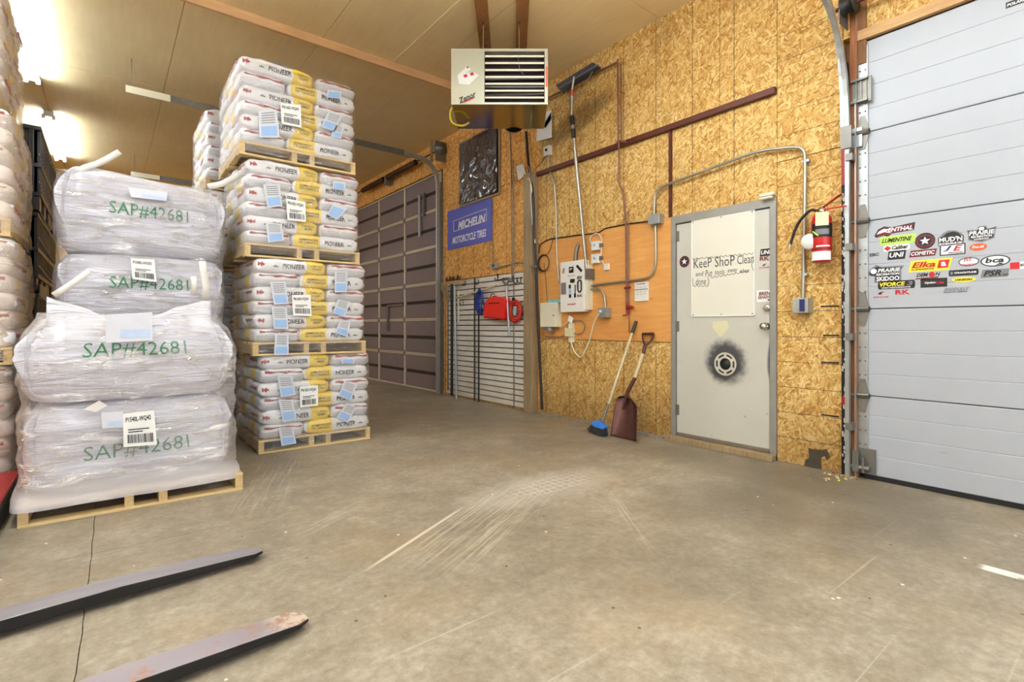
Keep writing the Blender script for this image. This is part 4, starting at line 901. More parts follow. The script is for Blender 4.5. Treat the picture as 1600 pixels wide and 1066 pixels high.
# upstanding top hem of the upper near bag
m = MB(); m.grid(lambda u, v: Vector((BX0+.10+(BX1-BX0-.22)*u, BY0+.06+.05*v+.02*math.sin(u*9), 1.10 + v*(.125 + .05*abs(2*u-1)**2 - .10*math.exp(-((u-.45)/.25)**2)) + .02*noise.noise(Vector((u*7, v*2, 4))))), 40, 8)
m.build('top_hem', M['bulk'], b2, solid=.006)
pallet(-.36, 5.00, 0, 1.10, 1.02, 'pale wooden pallet under the farther stack of white bulk bags')
zz = [.117, .62, 1.13, 1.665, 2.33]
for i, lb in enumerate(('bottom', 'second', 'third', 'top')):
    b_, S_ = bulk_bag(-.30, .79, 5.02, 6.0, zz[i], zz[i+1]+.004, 20+i, f'white bulk bag, {lb} of the four in the farther stack', sag=.06 if i == 3 else 0, tilt=-.035 if i == 3 else 0,
                  text=((-.42, .50, -.13, .20) if i == 3 else (-.42, .50, -.05, .32) if i == 2 else None), tsk=-.04 if i == 3 else 0, fin=i >= 2, taper=.09 if i == 3 else 0)
    if i == 3: B4 = b_
    if i == 2: B3 = b_
def ribbon(pts, w, par, name='lifting_loop', mat='strap', up=(0, 1, 0)):
    m = MB(); pts = [Vector(p) for p in pts]; vs = []
    for i, p in enumerate(pts):
        t = (pts[min(i+1, len(pts)-1)] - pts[max(0, i-1)]).normalized(); n_ = t.cross(Vector(up)).normalized(); vs += [p - n_*w/2, p + n_*w/2]
    m.add(vs, [(2*i, 2*i+1, 2*i+3, 2*i+2) for i in range(len(pts)-1)], True); return m.build(name, M[mat], par, solid=.003)
ribbon([onY(x, y, 5.06) for x, y in ((118,272), (132,262), (152,256), (170,247), (187,237))], .045, B4)
ribbon([onY(x, y, 5.04) for x, y in ((325,292), (345,288), (368,277), (388,262), (402,250))], .05, B4)
ribbon([onY(x, y, 3.84) for x, y in ((84,462), (100,452), (118,440), (140,424))], .035, b2)
ribbon([onY(x, y, 3.85) for x, y in ((320,470), (322,448), (318,425), (316,408))], .04, b2)
ribbon([onY(x, y, 3.85) for x, y in ((302,462), (304,445), (302,432))], .03, b2)
m = MB().prism([onY(x, y, 3.84) for x, y in ((130,640), (155,626), (168,634), (150,644))], (0, .004, 0)); m.build('fabric_flap', M['strap'], b1)
# film sleeves over the bulk bags; the lower one flares out over the pallet
sleeve(BX0-.0, BX1+.0, BY0-.0, BY1+.01, [(.085, .045), (.12, .05), (.20, .022), (.40, .026), (.60, .022), (.65, .006), (.72, .024), (.92, .034), (1.05, .012), (1.18, -.07)], 'stretch_wrap', M['wrap_bulk'], 'glossy wrinkled stretch film around the nearer stack of white bulk bags', nu=120, amp=.022)
sleeve(-.30, .79, 5.02, 6.0, [(.07, .03), (.2, .02), (.6, .01), (1.1, .01), (1.4, .024), (1.66, .006), (1.75, .022), (2.1, .022), (2.27, -.005)], 'stretch_wrap', M['wrap_bulk'], 'glossy wrinkled stretch film around the farther stack of white bulk bags', nu=120, amp=.02)
ship_label([onY(x, y, BY0-.065) for x, y in ((192, 647), (241, 641), (245, 695), (193, 699))], 'P1540L-WQ42', 'white barcode label on the lower near bulk bag', NF, None)
ship_label([onY(x, y, 5.02-.075) for x, y in ((204, 403), (241, 406), (245, 441), (207, 436))], 'P1540L-WQ42', 'white barcode label on the third bulk bag of the farther stack', NF, None)
def doc_pouch(pts, Y, lab):
    p = [onY(x, y, Y) for x, y in pts]; r = MB().prism(p, (0, .003, 0)).build('document_pouch', M['pouch']); tag(r, lab, 'pouch')
    def bl(u, v): return p[0].lerp(p[1], u).lerp(p[3].lerp(p[2], u), v) - Vector((0, .002, 0))
    MB().add([bl(.3, .55), bl(.95, .6), bl(.95, .9), bl(.3, .85)], [(3, 2, 1, 0)]).build('blue_print', M['pouchblue'], r)
doc_pouch(((200, 292), (262, 300), (260, 314), (205, 308)), 5.02-.035, 'pale document pouch under film on the top bulk bag')
doc_pouch(((165, 492), (238, 488), (238, 532), (165, 536)), BY0-.063, 'pale document pouch under film on the upper near bulk bag')
doc_pouch(((158, 645), (192, 643), (192, 668), (160, 670)), BY0-.062, 'pale document pouch beside the barcode label on the lower near bulk bag')

# ------------------------------------------------------------------ black crates
def crate(x0, y0, z0, w, d, h, lab):
    t = empty('plastic_crate', (x0+w/2, y0+d/2, z0)); tag(t, lab, 'crate', 'black bulk crates in the left row')
    m = MB(); th = .03; e = .02
    for a, b in (((x0+e, y0+e), (x0+w-e, y0+e+th)), ((x0+e, y0+d-e-th), (x0+w-e, y0+d-e)), ((x0+e, y0+e), (x0+e+th, y0+d-e)), ((x0+w-e-th, y0+e), (x0+w-e, y0+d-e))): m.box((a[0], a[1], z0+.12), (b[0], b[1], z0+h-.01))
    m.box((x0+e, y0+e, z0+.11), (x0+w-e, y0+d-e, z0+.14)); m.build('body', M['hdpe'], t)
    for k in range(9):
        yy = y0 + .03 + (d-.1)*k/8; MB().box((x0+w-e, yy, z0+.14), (x0+w+.006, yy+.035, z0+h-.05)).build('rib', M['hdpe'], t, bev=.004)
    for k in range(7):
        xx = x0 + .03 + (w-.1)*k/6; MB().box((xx, y0-.006, z0+.14), (xx+.035, y0+e, z0+h-.05)).build('rib', M['hdpe'], t, bev=.004)
    for zz_ in (z0+.12, z0+h*.5, z0+h-.05):
        m = MB(); m.box((x0+w-e, y0, zz_), (x0+w+.012, y0+d, zz_+.035)); m.box((x0, y0-.012, zz_), (x0+w+.012, y0+.01, zz_+.035)); m.build('rim', M['hdpe'], t, bev=.004)
    for fy in (0, .5, 1):
        yy = y0 + (d-.16)*fy
        for fx in (0, 1):
            xx = x0 + (w-.16)*fx; MB().box((xx, yy, z0), (xx+.16, yy+.16, z0+.12)).build('foot', M['hdpe'], t, bev=.006)
cz = [0, .70, 1.40, 2.10]; ch = [.70, .70, .70, .74]
for ci, (yy, nm) in enumerate(((5.98, 'nearer'), (7.02, 'farther'))):
    for k in range(4): crate(-1.50 + (.0 if k < 3 else .02), yy, cz[k], 1.02, 1.0, ch[k]-.004, f'black ribbed plastic crate, {TV[k]} of the {nm} column behind the left seed bags')
m = MB()
for k in range(9):
    z = .9 + k*.24; m.tube([(-.462, 5.97, z), (-.458, 7.0, z-.05), (-.458, 8.02, z-.02)], .004, 5)
for o_ in (m.build('plastic_strap', M['strap']),): tag(o_, 'thin pale binding strands across the black crates', 'strap', kind='stuff')
m = MB().box((-.466, 6.05, 1.36), (-.46, 6.6, 1.47)); tag(m.build('crate_label', M['grey']), 'grey label strip on the near black crate column', 'label')

# ------------------------------------------------------------------ fork tines
def fork(tip, heel, lab, w=.115, th=.045, rust=False):
    tip, heel = Vector(tip), Vector(heel); d = (tip-heel); L = d.length; d.normalize(); s = Vector((-d.y, d.x, 0)); t = empty('fork_tine', heel); tag(t, lab, 'fork tine')
    z = .012
    def sec(l, ww, hh, zz0): return [heel + d*l + s*a*ww/2 + Vector((0, 0, b)) for a, b in ((-1, zz0), (1, zz0), (1, zz0+hh), (-1, zz0+hh))]
    st = [(0, w, th, z), (L*.55, w, th, z), (L*.85, w*.98, th*.62, z), (L*.965, w*.92, th*.42, z), (L, w*.45, th*.28, z)]
    m = MB(); vs = []
    for q in st: vs += sec(*q)
    fs = []; mi = []
    n = len(st)
    for i in range(n-1):
        for k in range(4):
            fs.append((i*4+k, i*4+(k+1) % 4, (i+1)*4+(k+1) % 4, (i+1)*4+k)); mi.append({2: (2 if rust else 0)}.get(k, 1))
    fs += [(3, 2, 1, 0), tuple(range(4*(n-1), 4*n))]; mi += [1, 0]
    for f, k in zip(fs, mi): m.f.append(f); m.sm.append(False); m.mi.append(k)
    m.v = [tuple(v) for v in vs]; m.build('blade', [M['fork'], M['forkside'], M['rust']], t, bev=.003)
    m = MB().obox(heel + d*-.022 + Vector((0, 0, .012+.30)), d*.022, s*w/2, Vector((0, 0, .30))); m.build('shank', M['forkside'], t, bev=.004)
f1 = onZ(408, 866, .012); f1l = onZ(0, 985, .012); dd = (f1-f1l).normalized(); fork(f1 + Vector((0,.0,0)), f1 - dd*1.20, 'steel fork tine lying across the floor, the farther of the two, plain grey tip')
g1 = onZ(478, 972, .012); g1l = onZ(240, 1066, .012); dd = (g1-g1l).normalized(); fork(g1, g1 - dd*1.20, 'steel fork tine nearest the camera with a rusty worn tip', rust=True)
# red steel piece at the left edge
m = MB(); m.prism([(-.455, 4.66, 0), (-.455, 4.66, .15), (-.455, 3.3, .15), (-.455, 3.3, 0)], (-.40, 0, 0)); r_ = m.build('steel_skid', M['redpaint'], bev=.006); tag(r_, 'low red-painted steel block at the left edge beside the bulk bag pallet', 'steel block')
MB().box((-.462, 3.3, .005), (-.452, 4.665, .135)).build('dark_side_plate', M['forkside'], r_)  # thin dark box covering the right side of the block
MB().tube([(-.445, 4.60, .05), (-.415, 4.62, .055)], .012, 8).build('bolt', M['forkside'], r_)
# ------------------------------------------------------------------ unit heater hung in front of the wall
D0 = 5.0; hx0, hx1 = (705-800)/800*D0, (856-800)/800*D0; hz0, hz1 = CAMH + (510-163)*D0/800, CAMH + (510-76)*D0/800
ht = empty('unit_heater', cf((hx0+hx1)/2, D0+.3, hz0)); tag(ht, 'cream ceiling-hung unit heater with horizontal louvres, in front of the wood-chip wall', 'heater')
def hb(m, x0, x1, z0, z1, d0, d1): return m.obox(cf((x0+x1)/2, (d0+d1)/2, (z0+z1)/2), RV*(x1-x0)/2, FV*(d1-d0)/2, ZV*(z1-z0)/2)
lx0, lx1 = (757-800)/800*D0, (851-800)/800*D0; lz0, lz1 = CAMH + (510-160)*D0/800, CAMH + (510-80)*D0/800
m = MB(); th = .012
hb(m, hx0, lx0, hz0, hz1, D0, D0+th); hb(m, lx1, hx1, hz0, hz1, D0, D0+th); hb(m, lx0, lx1, hz0, lz0, D0, D0+th); hb(m, lx0, lx1, lz1, hz1, D0, D0+th)
m.build('front_panel', M['heater'], ht)
m = MB(); hb(m, hx0, hx0+.01, hz0, hz1, D0+th, D0+.62); hb(m, hx1-.01, hx1, hz0, hz1, D0+th, D0+.62); hb(m, hx0, hx1, hz1-.01, hz1, D0+th, D0+.62); hb(m, hx0, hx1, hz0, hz1, D0+.60, D0+.62); m.build('casing', M['heater'], ht)
m = MB(); hb(m, hx0+.005, hx1-.005, hz0, hz0+.01, D0+th, D0+.62); m.build('bottom_panel', M['heater_b'], ht)
m = MB(); hb(m, lx0-.01, lx1+.01, lz0-.01, lz1+.01, D0+.16, D0+.17); m.build('dark_interior', M['darkgap'], ht)
m = MB()
for k in range(6): z = lz0 + (k+.5)*(lz1-lz0)/6; m.tube([cf(lx0, D0+.13, z), cf(lx1, D0+.13, z + .01*(k % 2))], .018, 8)
m.build('heat_exchanger', M['galv_d'], ht)
for k in range(7):
    z = lz0 + .035 + k*(lz1-lz0-.03)/7+.01; m = MB(); c0_ = cf(lx0+.006, D0-.004, z); c1_ = cf(lx1-.006, D0-.004, z)
    m.prism([cf(lx0+.006, D0-.006, z-.009), cf(lx0+.006, D0-.010, z+.007), cf(lx0+.006, D0+.002, z+.011), cf(lx0+.006, D0+.06, z+.030), cf(lx0+.006, D0+.06, z+.026), cf(lx0+.006, D0+.004, z-.005)], RV*(lx1-lx0-.012)); m.build('louvre', M['louvre'], ht)
m = MB(); m.lathe([(.13, 0), (.13, .02), (.11, .05), (0, .05)], cf(.02, D0+.64, hz0+.10), tuple(FV), 24); m.build('fan_guard', M['black'], ht)
for x, d in ((-.285, 5.08), (.07, 5.08), (.06, 5.50), (-.285, 5.5)):
    m = MB(); m.tube([cf(x, d, hz1-.01), cf(x, d, ZC-.04)], .006, 8); m.lathe([(.014, 0), (.014, .02), (0, .021)], cf(x, d, ZC-.06), (0, 0, 1), 8); m.build('hanger_rod', M['silver'], ht)
m = MB(); m.tube(fillet([cf(.055, D0-.01, hz1-.02), cf(.06, D0-.025, hz1-.12), cf(.075, D0-.02, hz1-.22), cf(.11, D0-.015, hz1-.26)], .05), .0025, 5); m.build('hanging_wire', M['galv'], ht)
def hp(px, py): return cf((px-800)/800*D0, D0-.003, CAMH+(510-py)*D0/800)
def htag(pts, mat, name, par=ht, off=0): m = MB(); m.prism([hp(*p) - FV*off for p in pts], -FV*.001); return m.build(name, M[mat] if isinstance(mat, str) else mat, par)
pa = htag(((715,118),(731,103),(736,109),(728,115),(740,113),(748,118),(733,133),(717,131)), 'paper', 'instruction_label')
htag(((724,118),(729,116),(731,120),(726,122)), 'inkred', 'red_mark', pa, .002); htag(((734,115),(739,113),(741,117),(736,119)), 'inkred', 'red_mark', pa, .002); htag(((729,105),(732,104),(732,107),(730,107)), 'ink', 'black_mark', pa, .002)
m = MB(); c = hp(730, 152.5); U = (hp(744, 146)-hp(718, 158)).normalized(); V = Vector(FV).cross(U) * -1
V = U.cross(FV) * -1 if U.cross(FV).z < 0 else U.cross(FV)
letter(m, 'Zenor', c - FV*.003, U, V, .185, .055, .3, .02); m.build('brand_lettering', M['ink'], ht)
m = MB(); m.obox(hp(733, 156) - FV*.001, U*.06, V*.006, FV*.0005); m.build('red_underline', M['inkred'], ht)
m = MB(); hb(m, (853-800)/800*D0, (855-800)/800*D0, CAMH+(510-136)/160, CAMH+(510-104)/160, D0-.002, D0); m.build('warning_strip', M['orangev'], ht)
cb = MB(); P0 = cf((712-800)/800*5.25, 5.35, hz0+.10)
cb.tube(fillet([cf(hx0+.02, 5.3, hz0+.12), cf(hx0-.05, 5.3, hz0+.08), cf(hx0-.045, 5.32, hz0-.06), cf(hx0+.08, 5.35, hz0-.08), cf(hx0+.14, 5.4, hz0-.02)], .1, 6), .010, 8)
cb.build('yellow_gas_hose', M['yellow_hose'], ht)

# ------------------------------------------------------------------ blacked-out window and sign on the far wall section
w1 = empty('window_1', W(751, 255)); tag(w1, kind='structure')
wy0, wy1 = W(781, 260).y, W(722, 260).y; wz0, wz1 = W(722, 321).z, W(722, 227).z
fl_ = lambda x, y, s_: 1-abs(noise.noise(Vector((x, y, s_))))*2.2
m = MB(); m.grid(lambda u, v: Vector((WX-.045 - .03*fl_(u*2.2+v*1.6, v*1.3-u*2.2, 2)*math.sin(math.pi*u)*math.sin(math.pi*v) - .018*fl_(u*4.5-v*4, v*3.2+u*3, 7)*(1-.6*v), wy1+(wy0-wy1)*u, wz0+(wz1-wz0)*v)), 56, 70); m.build('black_film', M['blackfilm'], w1)
m = MB(); e = .035
for a, b in (((wy0, wz0-e), (wy1, wz0)), ((wy0, wz1), (wy1, wz1+e)), ((wy0-e, wz0-e), (wy0, wz1+e)), ((wy1, wz0-e), (wy1+e, wz1+e))): m.box((WX-.03, a[0], a[1]), (WX, b[0], b[1]))
m.build('window_frame', M['wood_post'], w1); MB().box((WX-.02, wy0, wz0), (WX, wy1, wz1)).build('pane', M['black'], w1)
sg = MB(); ps = [W(699, 331, .012), W(768, 306, .012), W(769, 374, .012), W(701, 391, .012)]; sy0, sy1 = ps[1].y, ps[0].y; sz0, sz1 = ps[3].z, ps[0].z
sg.box((WX-.012, sy0, sz0), (WX-.004, sy1, sz1)); so_ = sg.build('tire_sign', M['sign']); tag(so_, 'blue corrugated plastic sign with white lettering below the blacked-out window', 'sign')
def flat(mb, pts, X): return mb.add([onX(x, y, X) for x, y in pts], [tuple(range(len(pts)))])
XS = WX-.0135
m = MB(); wtext(m, 'MICHELIN', 716, 758, 346.5, 13, XS, .25, .03); wtext(m, 'MOTORCYCLE TIRES', 707, 759.5, 370, 11.5, XS, .25, .02)
m.build('lettering', M['inkwhite'], so_)
fr_ = MB()
for a, b in (((709, 345.5), (760, 326.3)), ((709, 362), (760, 344.7)), ((709, 345.5), (709, 362)), ((760, 326.3), (760, 344.7))): fr_.tube([onX(*a, XS), onX(*b, XS)], .005, 4)
fr_.build('white_border', M['inkwhite'], so_)
m = MB(); m.lathe([(0, 0), (.01, .0), (0, .01)], W(760, 302, .03), (-1, 0, 0), 6)

# ------------------------------------------------------------------ slatted panel with hung tools
sp_ = empty('slat_panel', (WX, 6.2, 0)); tag(sp_, 'whitewashed slatted panel carrying hooks and tools, between brown door and wooden post', 'slat panel')
MB().box((WX-.004, 5.07, .02), (WX+.001, 7.10, 1.82)).build('backing', M['darkgap'], sp_)
nS = 23
for k in range(nS):
    z0 = .03 + k*.078; MB().box((WX-.024, 5.075, z0), (WX-.004, 7.10, z0+.063)).build('slat', M['slat'], sp_)
MB().box((WX-.03, 5.1, .02), (WX-.022, 5.115, 1.83)).build('edge_strip', M['slat'], sp_)
XP = .03
def hook(px, py, lab='small black hook on the slatted panel'):
    p = W(px, py, XP-.006); m = MB(); m.tube(fillet([p + Vector((0, 0, .03)), p + Vector((-.004, 0, -.03)), p + Vector((-.05, 0, -.035)), p + Vector((-.055, 0, 0))], .015, 4), .006, 6); m.box((p.x, p.y-.012, p.z), (p.x+.006, p.y+.012, p.z+.05))
    o = m.build('tool_hook', M['black']); tag(o, lab, 'hook', 'black hooks on the slatted panel'); return o
for (px, py), lb in (((727, 443), 'black peg hook right of the push broom head'), ((748, 441), 'black peg hook above the blue cord coil'), ((778, 434), 'black peg hook left of the D-handled tool'), ((808, 439), 'left hook of the pair above the red hose coil'),
                     ((814, 438), 'right hook of the pair above the red hose coil'), ((718, 474), 'left hook of the low pair beside the grey broom handle'), ((724, 474), 'right hook of the low pair beside the grey broom handle'), ((820, 489), 'black peg hook right of the red hose coil, near the post')): hook(px, py, lb)
def pole(px, y0, y1, r, mat, name, lab, cat, off=.06, px2=None):
    a = W(px, y0, off); b = W(px2 or px, y1, off); b.z = max(b.z, 0.0); m = MB(); m.tube([a, b], r, 8); o = m.build(name, M[mat]); tag(o, lab, cat); return o
# long tools standing against the panel
pole(741.5, 434, 628, .011, 'black', 'steel_bar', 'tall black bar standing left of the blue cord', 'bar', .05)
pole(748, 478, 630, .011, 'black', 'steel_bar', 'second black bar standing just right of the tallest black one', 'bar', .05)
pole(706, 444, 618, .022, 'black', 'floor_squeegee', 'thick black pole standing at left of the slatted panel', 'pole', .09)
so = empty('push_broom', W(711, 620, .16)); tag(so, 'grey-handled push broom standing head up at the left of the slatted panel', 'broom')
a, b = W(710, 447, .15), W(713, 622, .15); b.z = .0; MB().tube([a, b], .018, 10).build('handle', M['galv'], so)
c = W(708, 443, .15); m = MB(); m.box((c.x-.02, c.y-.22, c.z-.0), (c.x+.02, c.y+.22, c.z+.035)); m.build('head', M['wood_y'], so)
m = MB(); 
for i in range(60): y = c.y-.21+.42*i/59; m.tube([(c.x+random.uniform(-.015,.015), y, c.z+.03), (c.x+random.uniform(-.03,.03), y+random.uniform(-.02,.02), c.z+.03+random.uniform(.05,.09))], .004, 3, False)
tag(m.build('bristles', M['black'], so), kind='stuff')
# grain shovel hung at the far left
gs = empty('scoop_shovel', W(697, 460, .1)); tag(gs, 'worn wooden-backed scoop shovel hung beside the brown door track', 'shovel')
m = MB(); pts = [(689, 441), (693, 444), (699, 455), (702, 467), (698, 468), (693, 462), (689, 452)]; m.prism([W(x, y, .10) for x, y in pts], (.02, 0, 0)); m.build('blade', M['wood_post'], gs, bev=.004)
m = MB(); a, b = W(700, 468, .10), W(700, 610, .06); m.tube([a, b], .012, 8); m.build('handle', M['galv_d'], gs)
pole(693, 470, 612, .008, 'galv_d', 'thin_rod', 'thin grey rod standing beside the brown door track', 'rod', .04)
pole(716, 455, 503, .012, 'cream', 'short_tube', 'short pale tube hanging at left of the slatted panel', 'tube', .06)
# wooden handle lying diagonally on hooks
m = MB(); a, b = W(714, 466, .07), W(775, 446, .07); m.tube([a, a.lerp(b, .8), b], [.016, .014, .010], 10); m.add(*[[a+Vector((0,0,0))]*0, []]) ; o = m.build('wooden_pole', M['handle']); tag(o, 'pale wooden handle resting slantwise across the hooks behind the blue cord', 'handle')
# blue cord coil
bc = empty('cord_coil', W(750, 470, .07)); tag(bc, 'coil of blue cord hanging beside the red jug', 'cord')
m = MB()
for k in range(16):
    c = W(750, 471, .05+.008*(k % 6)); w_ = .025+.085*k/15; h_ = .15+.008*((k*2) % 6); pts = []
    for i in range(20): an = 2*math.pi*i/20; pts.append((c.x+.004*math.sin(an*3+k), c.y + w_*math.sin(an)*(1-.25*math.cos(an)) + .001*k, c.z + h_*math.cos(an)))
    m.tube(pts, .0065, 6, closed=True)
m.build('loops', M['blue'], bc)
m = MB(); c = W(754, 477, .13); m.tube(fillet([c, c+Vector((0, -.02, -.05)), c+Vector((0, -.1, -.06)), c+Vector((0, -.1, 0))], .03), .009, 6); m.build('plug', M['galv'], bc)
# red jug
rj = empty('red_jug', W(772, 497, .1)); tag(rj, 'bright red plastic jug with handle slot hanging on the slatted panel', 'jug')
def outline(pts, off, th, name, mat, par, bev=0): m = MB(); m.prism([W(x, y, off) for x, y in pts], (th, 0, 0)); return m.build(name, M[mat], par, bev=bev)
body = [(755.5, 479), (755, 495.5), (786, 498.5), (788, 481), (789, 470), (786, 465), (779, 463.5), (763, 465), (759, 470)]
outline(body, .15, .11, 'body', 'redpl', rj, .012)
outline([(763, 473.5), (780.5, 472.5), (780.5, 474.2), (763, 475.2)], .153, .01, 'handle_slot', 'darkgap', rj)
outline([(755, 479), (788, 480), (788, 481.2), (755, 480.2)], .153, .01, 'moulded_edge', 'redpl', rj)
outline([(756, 495), (787, 498), (787, 500), (756, 497)], .152, .10, 'base', 'redpaint', rj)
c = W(773, 468, .1); MB().lathe([(0, 0), (.035, 0), (.035, .03), (0, .03)], c + Vector((0, 0, .02)), (0, 0, 1), 16).build('cap', M['red'], rj)
m = MB(); c = W(768, 462, .10); m.tube(fillet([c + Vector((.06, 0, .02)), c + Vector((.0, 0, .03)), c + Vector((-.02, 0, -.03))], .02), .007, 6); m.build('hook', M['black'], rj)
# D-handle shovel upside down
ds = empty('hanging_shovel', W(792, 450, .12)); tag(ds, 'upside-down D-handled tool hanging between red jug and red hose', 'tool')
m = MB(); a, b = W(791, 447, .10), W(796, 525, .10); m.tube([a, b], .016, 10); m.build('shaft', M['galv'], ds)
m = MB(); t_ = W(791, 447, .10); l, r = W(785, 436, .10), W(796, 435, .10); m.tube(fillet([t_, l + Vector((0, 0, -.02)), l], .02), .013, 8); m.tube(fillet([t_, r + Vector((0, 0, -.02)), r], .02), .013, 8); m.tube([l, r], .016, 8); m.build('grip', M['galv_d'], ds)
m = MB(); l, r = W(778, 432, .05), W(802, 437, .05); m.tube(fillet([W(777, 428, .04), W(778, 438, .08), W(786, 436, .10)], .02), .007, 6); m.tube(fillet([W(802, 430, .04), W(801, 440, .08), W(796, 440, .10)], .02), .007, 6); m.build('forked_hook', M['black'], ds)
# red hose coil
rh = empty('hose_coil', W(805, 486, .1)); tag(rh, 'thick coil of red air hose hanging at the right end of the slatted panel', 'hose')
m = MB()
for k in range(16):
    c = W(805, 486, .05 + .010*(k % 6)); R1 = .088 + .017*(k//4) + .006*math.sin(k*2.1); pts = [(c.x+.004*math.sin(i*1.1+k), c.y+.012*math.sin(k)+R1*math.cos(2*math.pi*i/24), c.z+.012*math.cos(k*1.7)+R1*1.0*math.sin(2*math.pi*i/24)) for i in range(24)]
    m.tube(pts, .0085, 6, closed=True)
m.build('loops', M['redhose'], rh)
m = MB()
for k in range(3): c = W(803+k*1.2, 486, .10); m.tube([(c.x, c.y+.012*math.sin(a_), c.z+.062*math.cos(a_)) for a_ in [2*math.pi*i/14 for i in range(14)]], .006, 6, closed=True)
m.build('inner_loops', M['galv'], rh)
m = MB(); c = W(802, 467, .1); m.lathe([(0, 0), (.02, 0), (.022, .03), (0, .045)], c + Vector((0, 0, -.02)), (0, 0, 1), 10); m.build('hook', M['black'], rh)
pole(802, 250, 640, .007, 'galv_d', 'vertical_rod', 'thin vertical conduit down the far wall past the red hose', 'conduit', .04, 803)
# grey switch box above the panel with its conduit
def ebox(x0, x1, yt, yb, dep, name, mat, lab, cat, bev=.004):
    a = W(x0, (yt+yb)/2, dep); b = W(x1, (yt+yb)/2, dep); xm = (x0+x1)/2; z1_, z0_ = W(xm, yt, dep).z, W(xm, yb, dep).z
    o = MB().box((WX-dep, b.y, z0_), (WX-.001, a.y, z1_)).build(name, M[mat], bev=bev); tag(o, lab, cat); return o, (WX-dep, a.y, b.y, z0_, z1_)
def run(name, pts, r, mat, lab, cat='conduit', fil=.08, off=.02):
    P3 = [W(p[0], p[1], p[2] if len(p) > 2 else off) for p in pts]; m = MB(); m.tube(fillet(P3, fil), r, 8); o = m.build(name, M[mat]); tag(o, lab, cat); return o
sb, bb = ebox(767, 775, 411, 420, .06, 'switch_box', 'grey', 'small grey switch box above the slatted panel', 'switch box')
MB().box((bb[0]-.012, (bb[1]+bb[2])/2-.01, (bb[3]+bb[4])/2-.015), (bb[0], (bb[1]+bb[2])/2+.01, (bb[3]+bb[4])/2+.02)).build('toggle', M['black'], sb)
run('conduit', ((776, 418, .03), (812, 409, .03), (823, 411, .03), (829, 417, .14), (838, 416, .14)), .010, 'emt', 'short steel conduit from the small switch box to the wooden post')
run('conduit', ((770, 312, .02), (770, 411, .02)), .006, 'galv_d', 'thin dark conduit from blue sign down to the small switch box')
ebox(816.5, 823, 428, 440, .03, 'outlet_plate', 'cream', 'cream outlet plate at the top right of the slatted panel', 'outlet')
# clutter near the post top
run('cable', ((822, 206, .05), (826, 262, .05), (833, 300, .14), (834, 350, .14), (847, 640, .10)), .017, 'black', 'black cable bundle down the side of the wooden post', 'cable', .2)
run('cable', ((822, 280, .10), (829, 278, .14), (833, 320, .14), (835, 370, .14), (836, 380, .14)), .008, 'white', 'white cable curving down the face of the wooden post', 'cable', .2)
run('cable', ((825, 258, .06), (829, 270, .14), (829, 300, .14), (832, 352, .14)), .008, 'emt', 'silvery cable beside the white one on the wooden post', 'cable', .2)
run('copper_line', ((797, 205, .02), (799, 260, .02), (800, 436, .05)), .008, 'galv_d', 'dark line dropping from the heater to the slatted panel', 'pipe')
tr_ = MB(); tr_.prism([W(806, 260, .03), W(817, 256, .03), W(822, 272, .03), (W(810, 282, .03))], (.004, 0, 0)); tag(tr_.build('plastic_scrap', M['strap']), 'scrap of clear plastic on the wall left of the wooden post', 'plastic')
for pts, lab in ((((840, 178), (862, 172), (862, 215), (838, 221)), 'white paper sheet on the wall just right of the heater base'), (((848, 196), (861, 176), (862, 186), (852, 200)), 'grey metal flap beside the white sheet at the heater')):
    m = MB(); m.prism([W(x, y, .03 if 'white' in lab else .05) for x, y in pts], (.003, 0, 0)); tag(m.build('paper_sheet' if 'white' in lab[:6] else 'metal_flap', M['paper' if 'white' in lab[:6] else 'galv']), lab, 'paper' if 'white' in lab[:6] else 'flap')

# ------------------------------------------------------------------ thermostat, conduits, panel
tb, tbb = ebox(849, 858.5, 228, 243, .05, 'thermostat', 'white', 'small white thermostat box high beside the roof rake pole', 'thermostat')
MB().lathe([(.018, 0), (.016, .012), (0, .012)], ((tbb[0]), (tbb[1]+tbb[2])/2, tbb[4]-.05), (-1, 0, 0), 12).build('dial', M['ink'], tb)
run('conduit', ((857, 243, .03), (858, 265, .03), (866, 283, .03), (869, 330, .02), (870, 400, .02), (873, 440, .02), (878, 446, .03)), .010, 'emt', 'bent steel conduit from the thermostat down to the breaker panel')
run('cable', ((852, 243, .03), (846, 256, .03), (838, 262, .04), (836, 268, .06)), .004, 'black', 'thin dark cable from the thermostat to the ledger', 'cable')
pb, pbb = ebox(875.5, 912, 408, 487.5, .10, 'breaker_panel', 'panelw', 'white breaker panel covered in small black stickers on orange plywood', 'breaker panel', .003)
MB().box((WX-.085, pbb[2]-.055, pbb[3]+.02), (WX-.001, pbb[2]-.0, pbb[4]-.06)).build('side_box', M['cream'], pb)
xp = pbb[0]-.001
MB().box((xp-.003, W(902, 440, .1).y, W(893, 470, .1).z), (xp+.001, W(886, 440, .1).y, W(893, 428, .1).z)).build('inner_door', M['panelw'], pb, bev=.001)
XB = xp-.0045
def pq(x0, x1, y0, y1, mat, name, tx=None, tmat='ink', sh=0):     # sticker quad + text on the panel plane
    m = MB(); a = onX(x0, (y0+y1)/2, XB); b = onX(x1, (y0+y1)/2, XB); xm = (x0+x1)/2; zt_, zb_ = onX(xm, y0, XB).z, onX(xm, y1, XB).z
    if mat: m.box((XB-.0008, b.y, zb_), (XB, a.y, zt_)); o = m.build(name, M[mat], pb)
    else: o = pb
    if tx: m = MB(); letter(m, tx, Vector((XB-.0015, (a.y+b.y)/2, (zt_+zb_)/2)), UW, VW, (a.y-b.y)*.85, (zt_-zb_)*.7, sh, .03); m.build('sticker_lettering', M[tmat], pb)
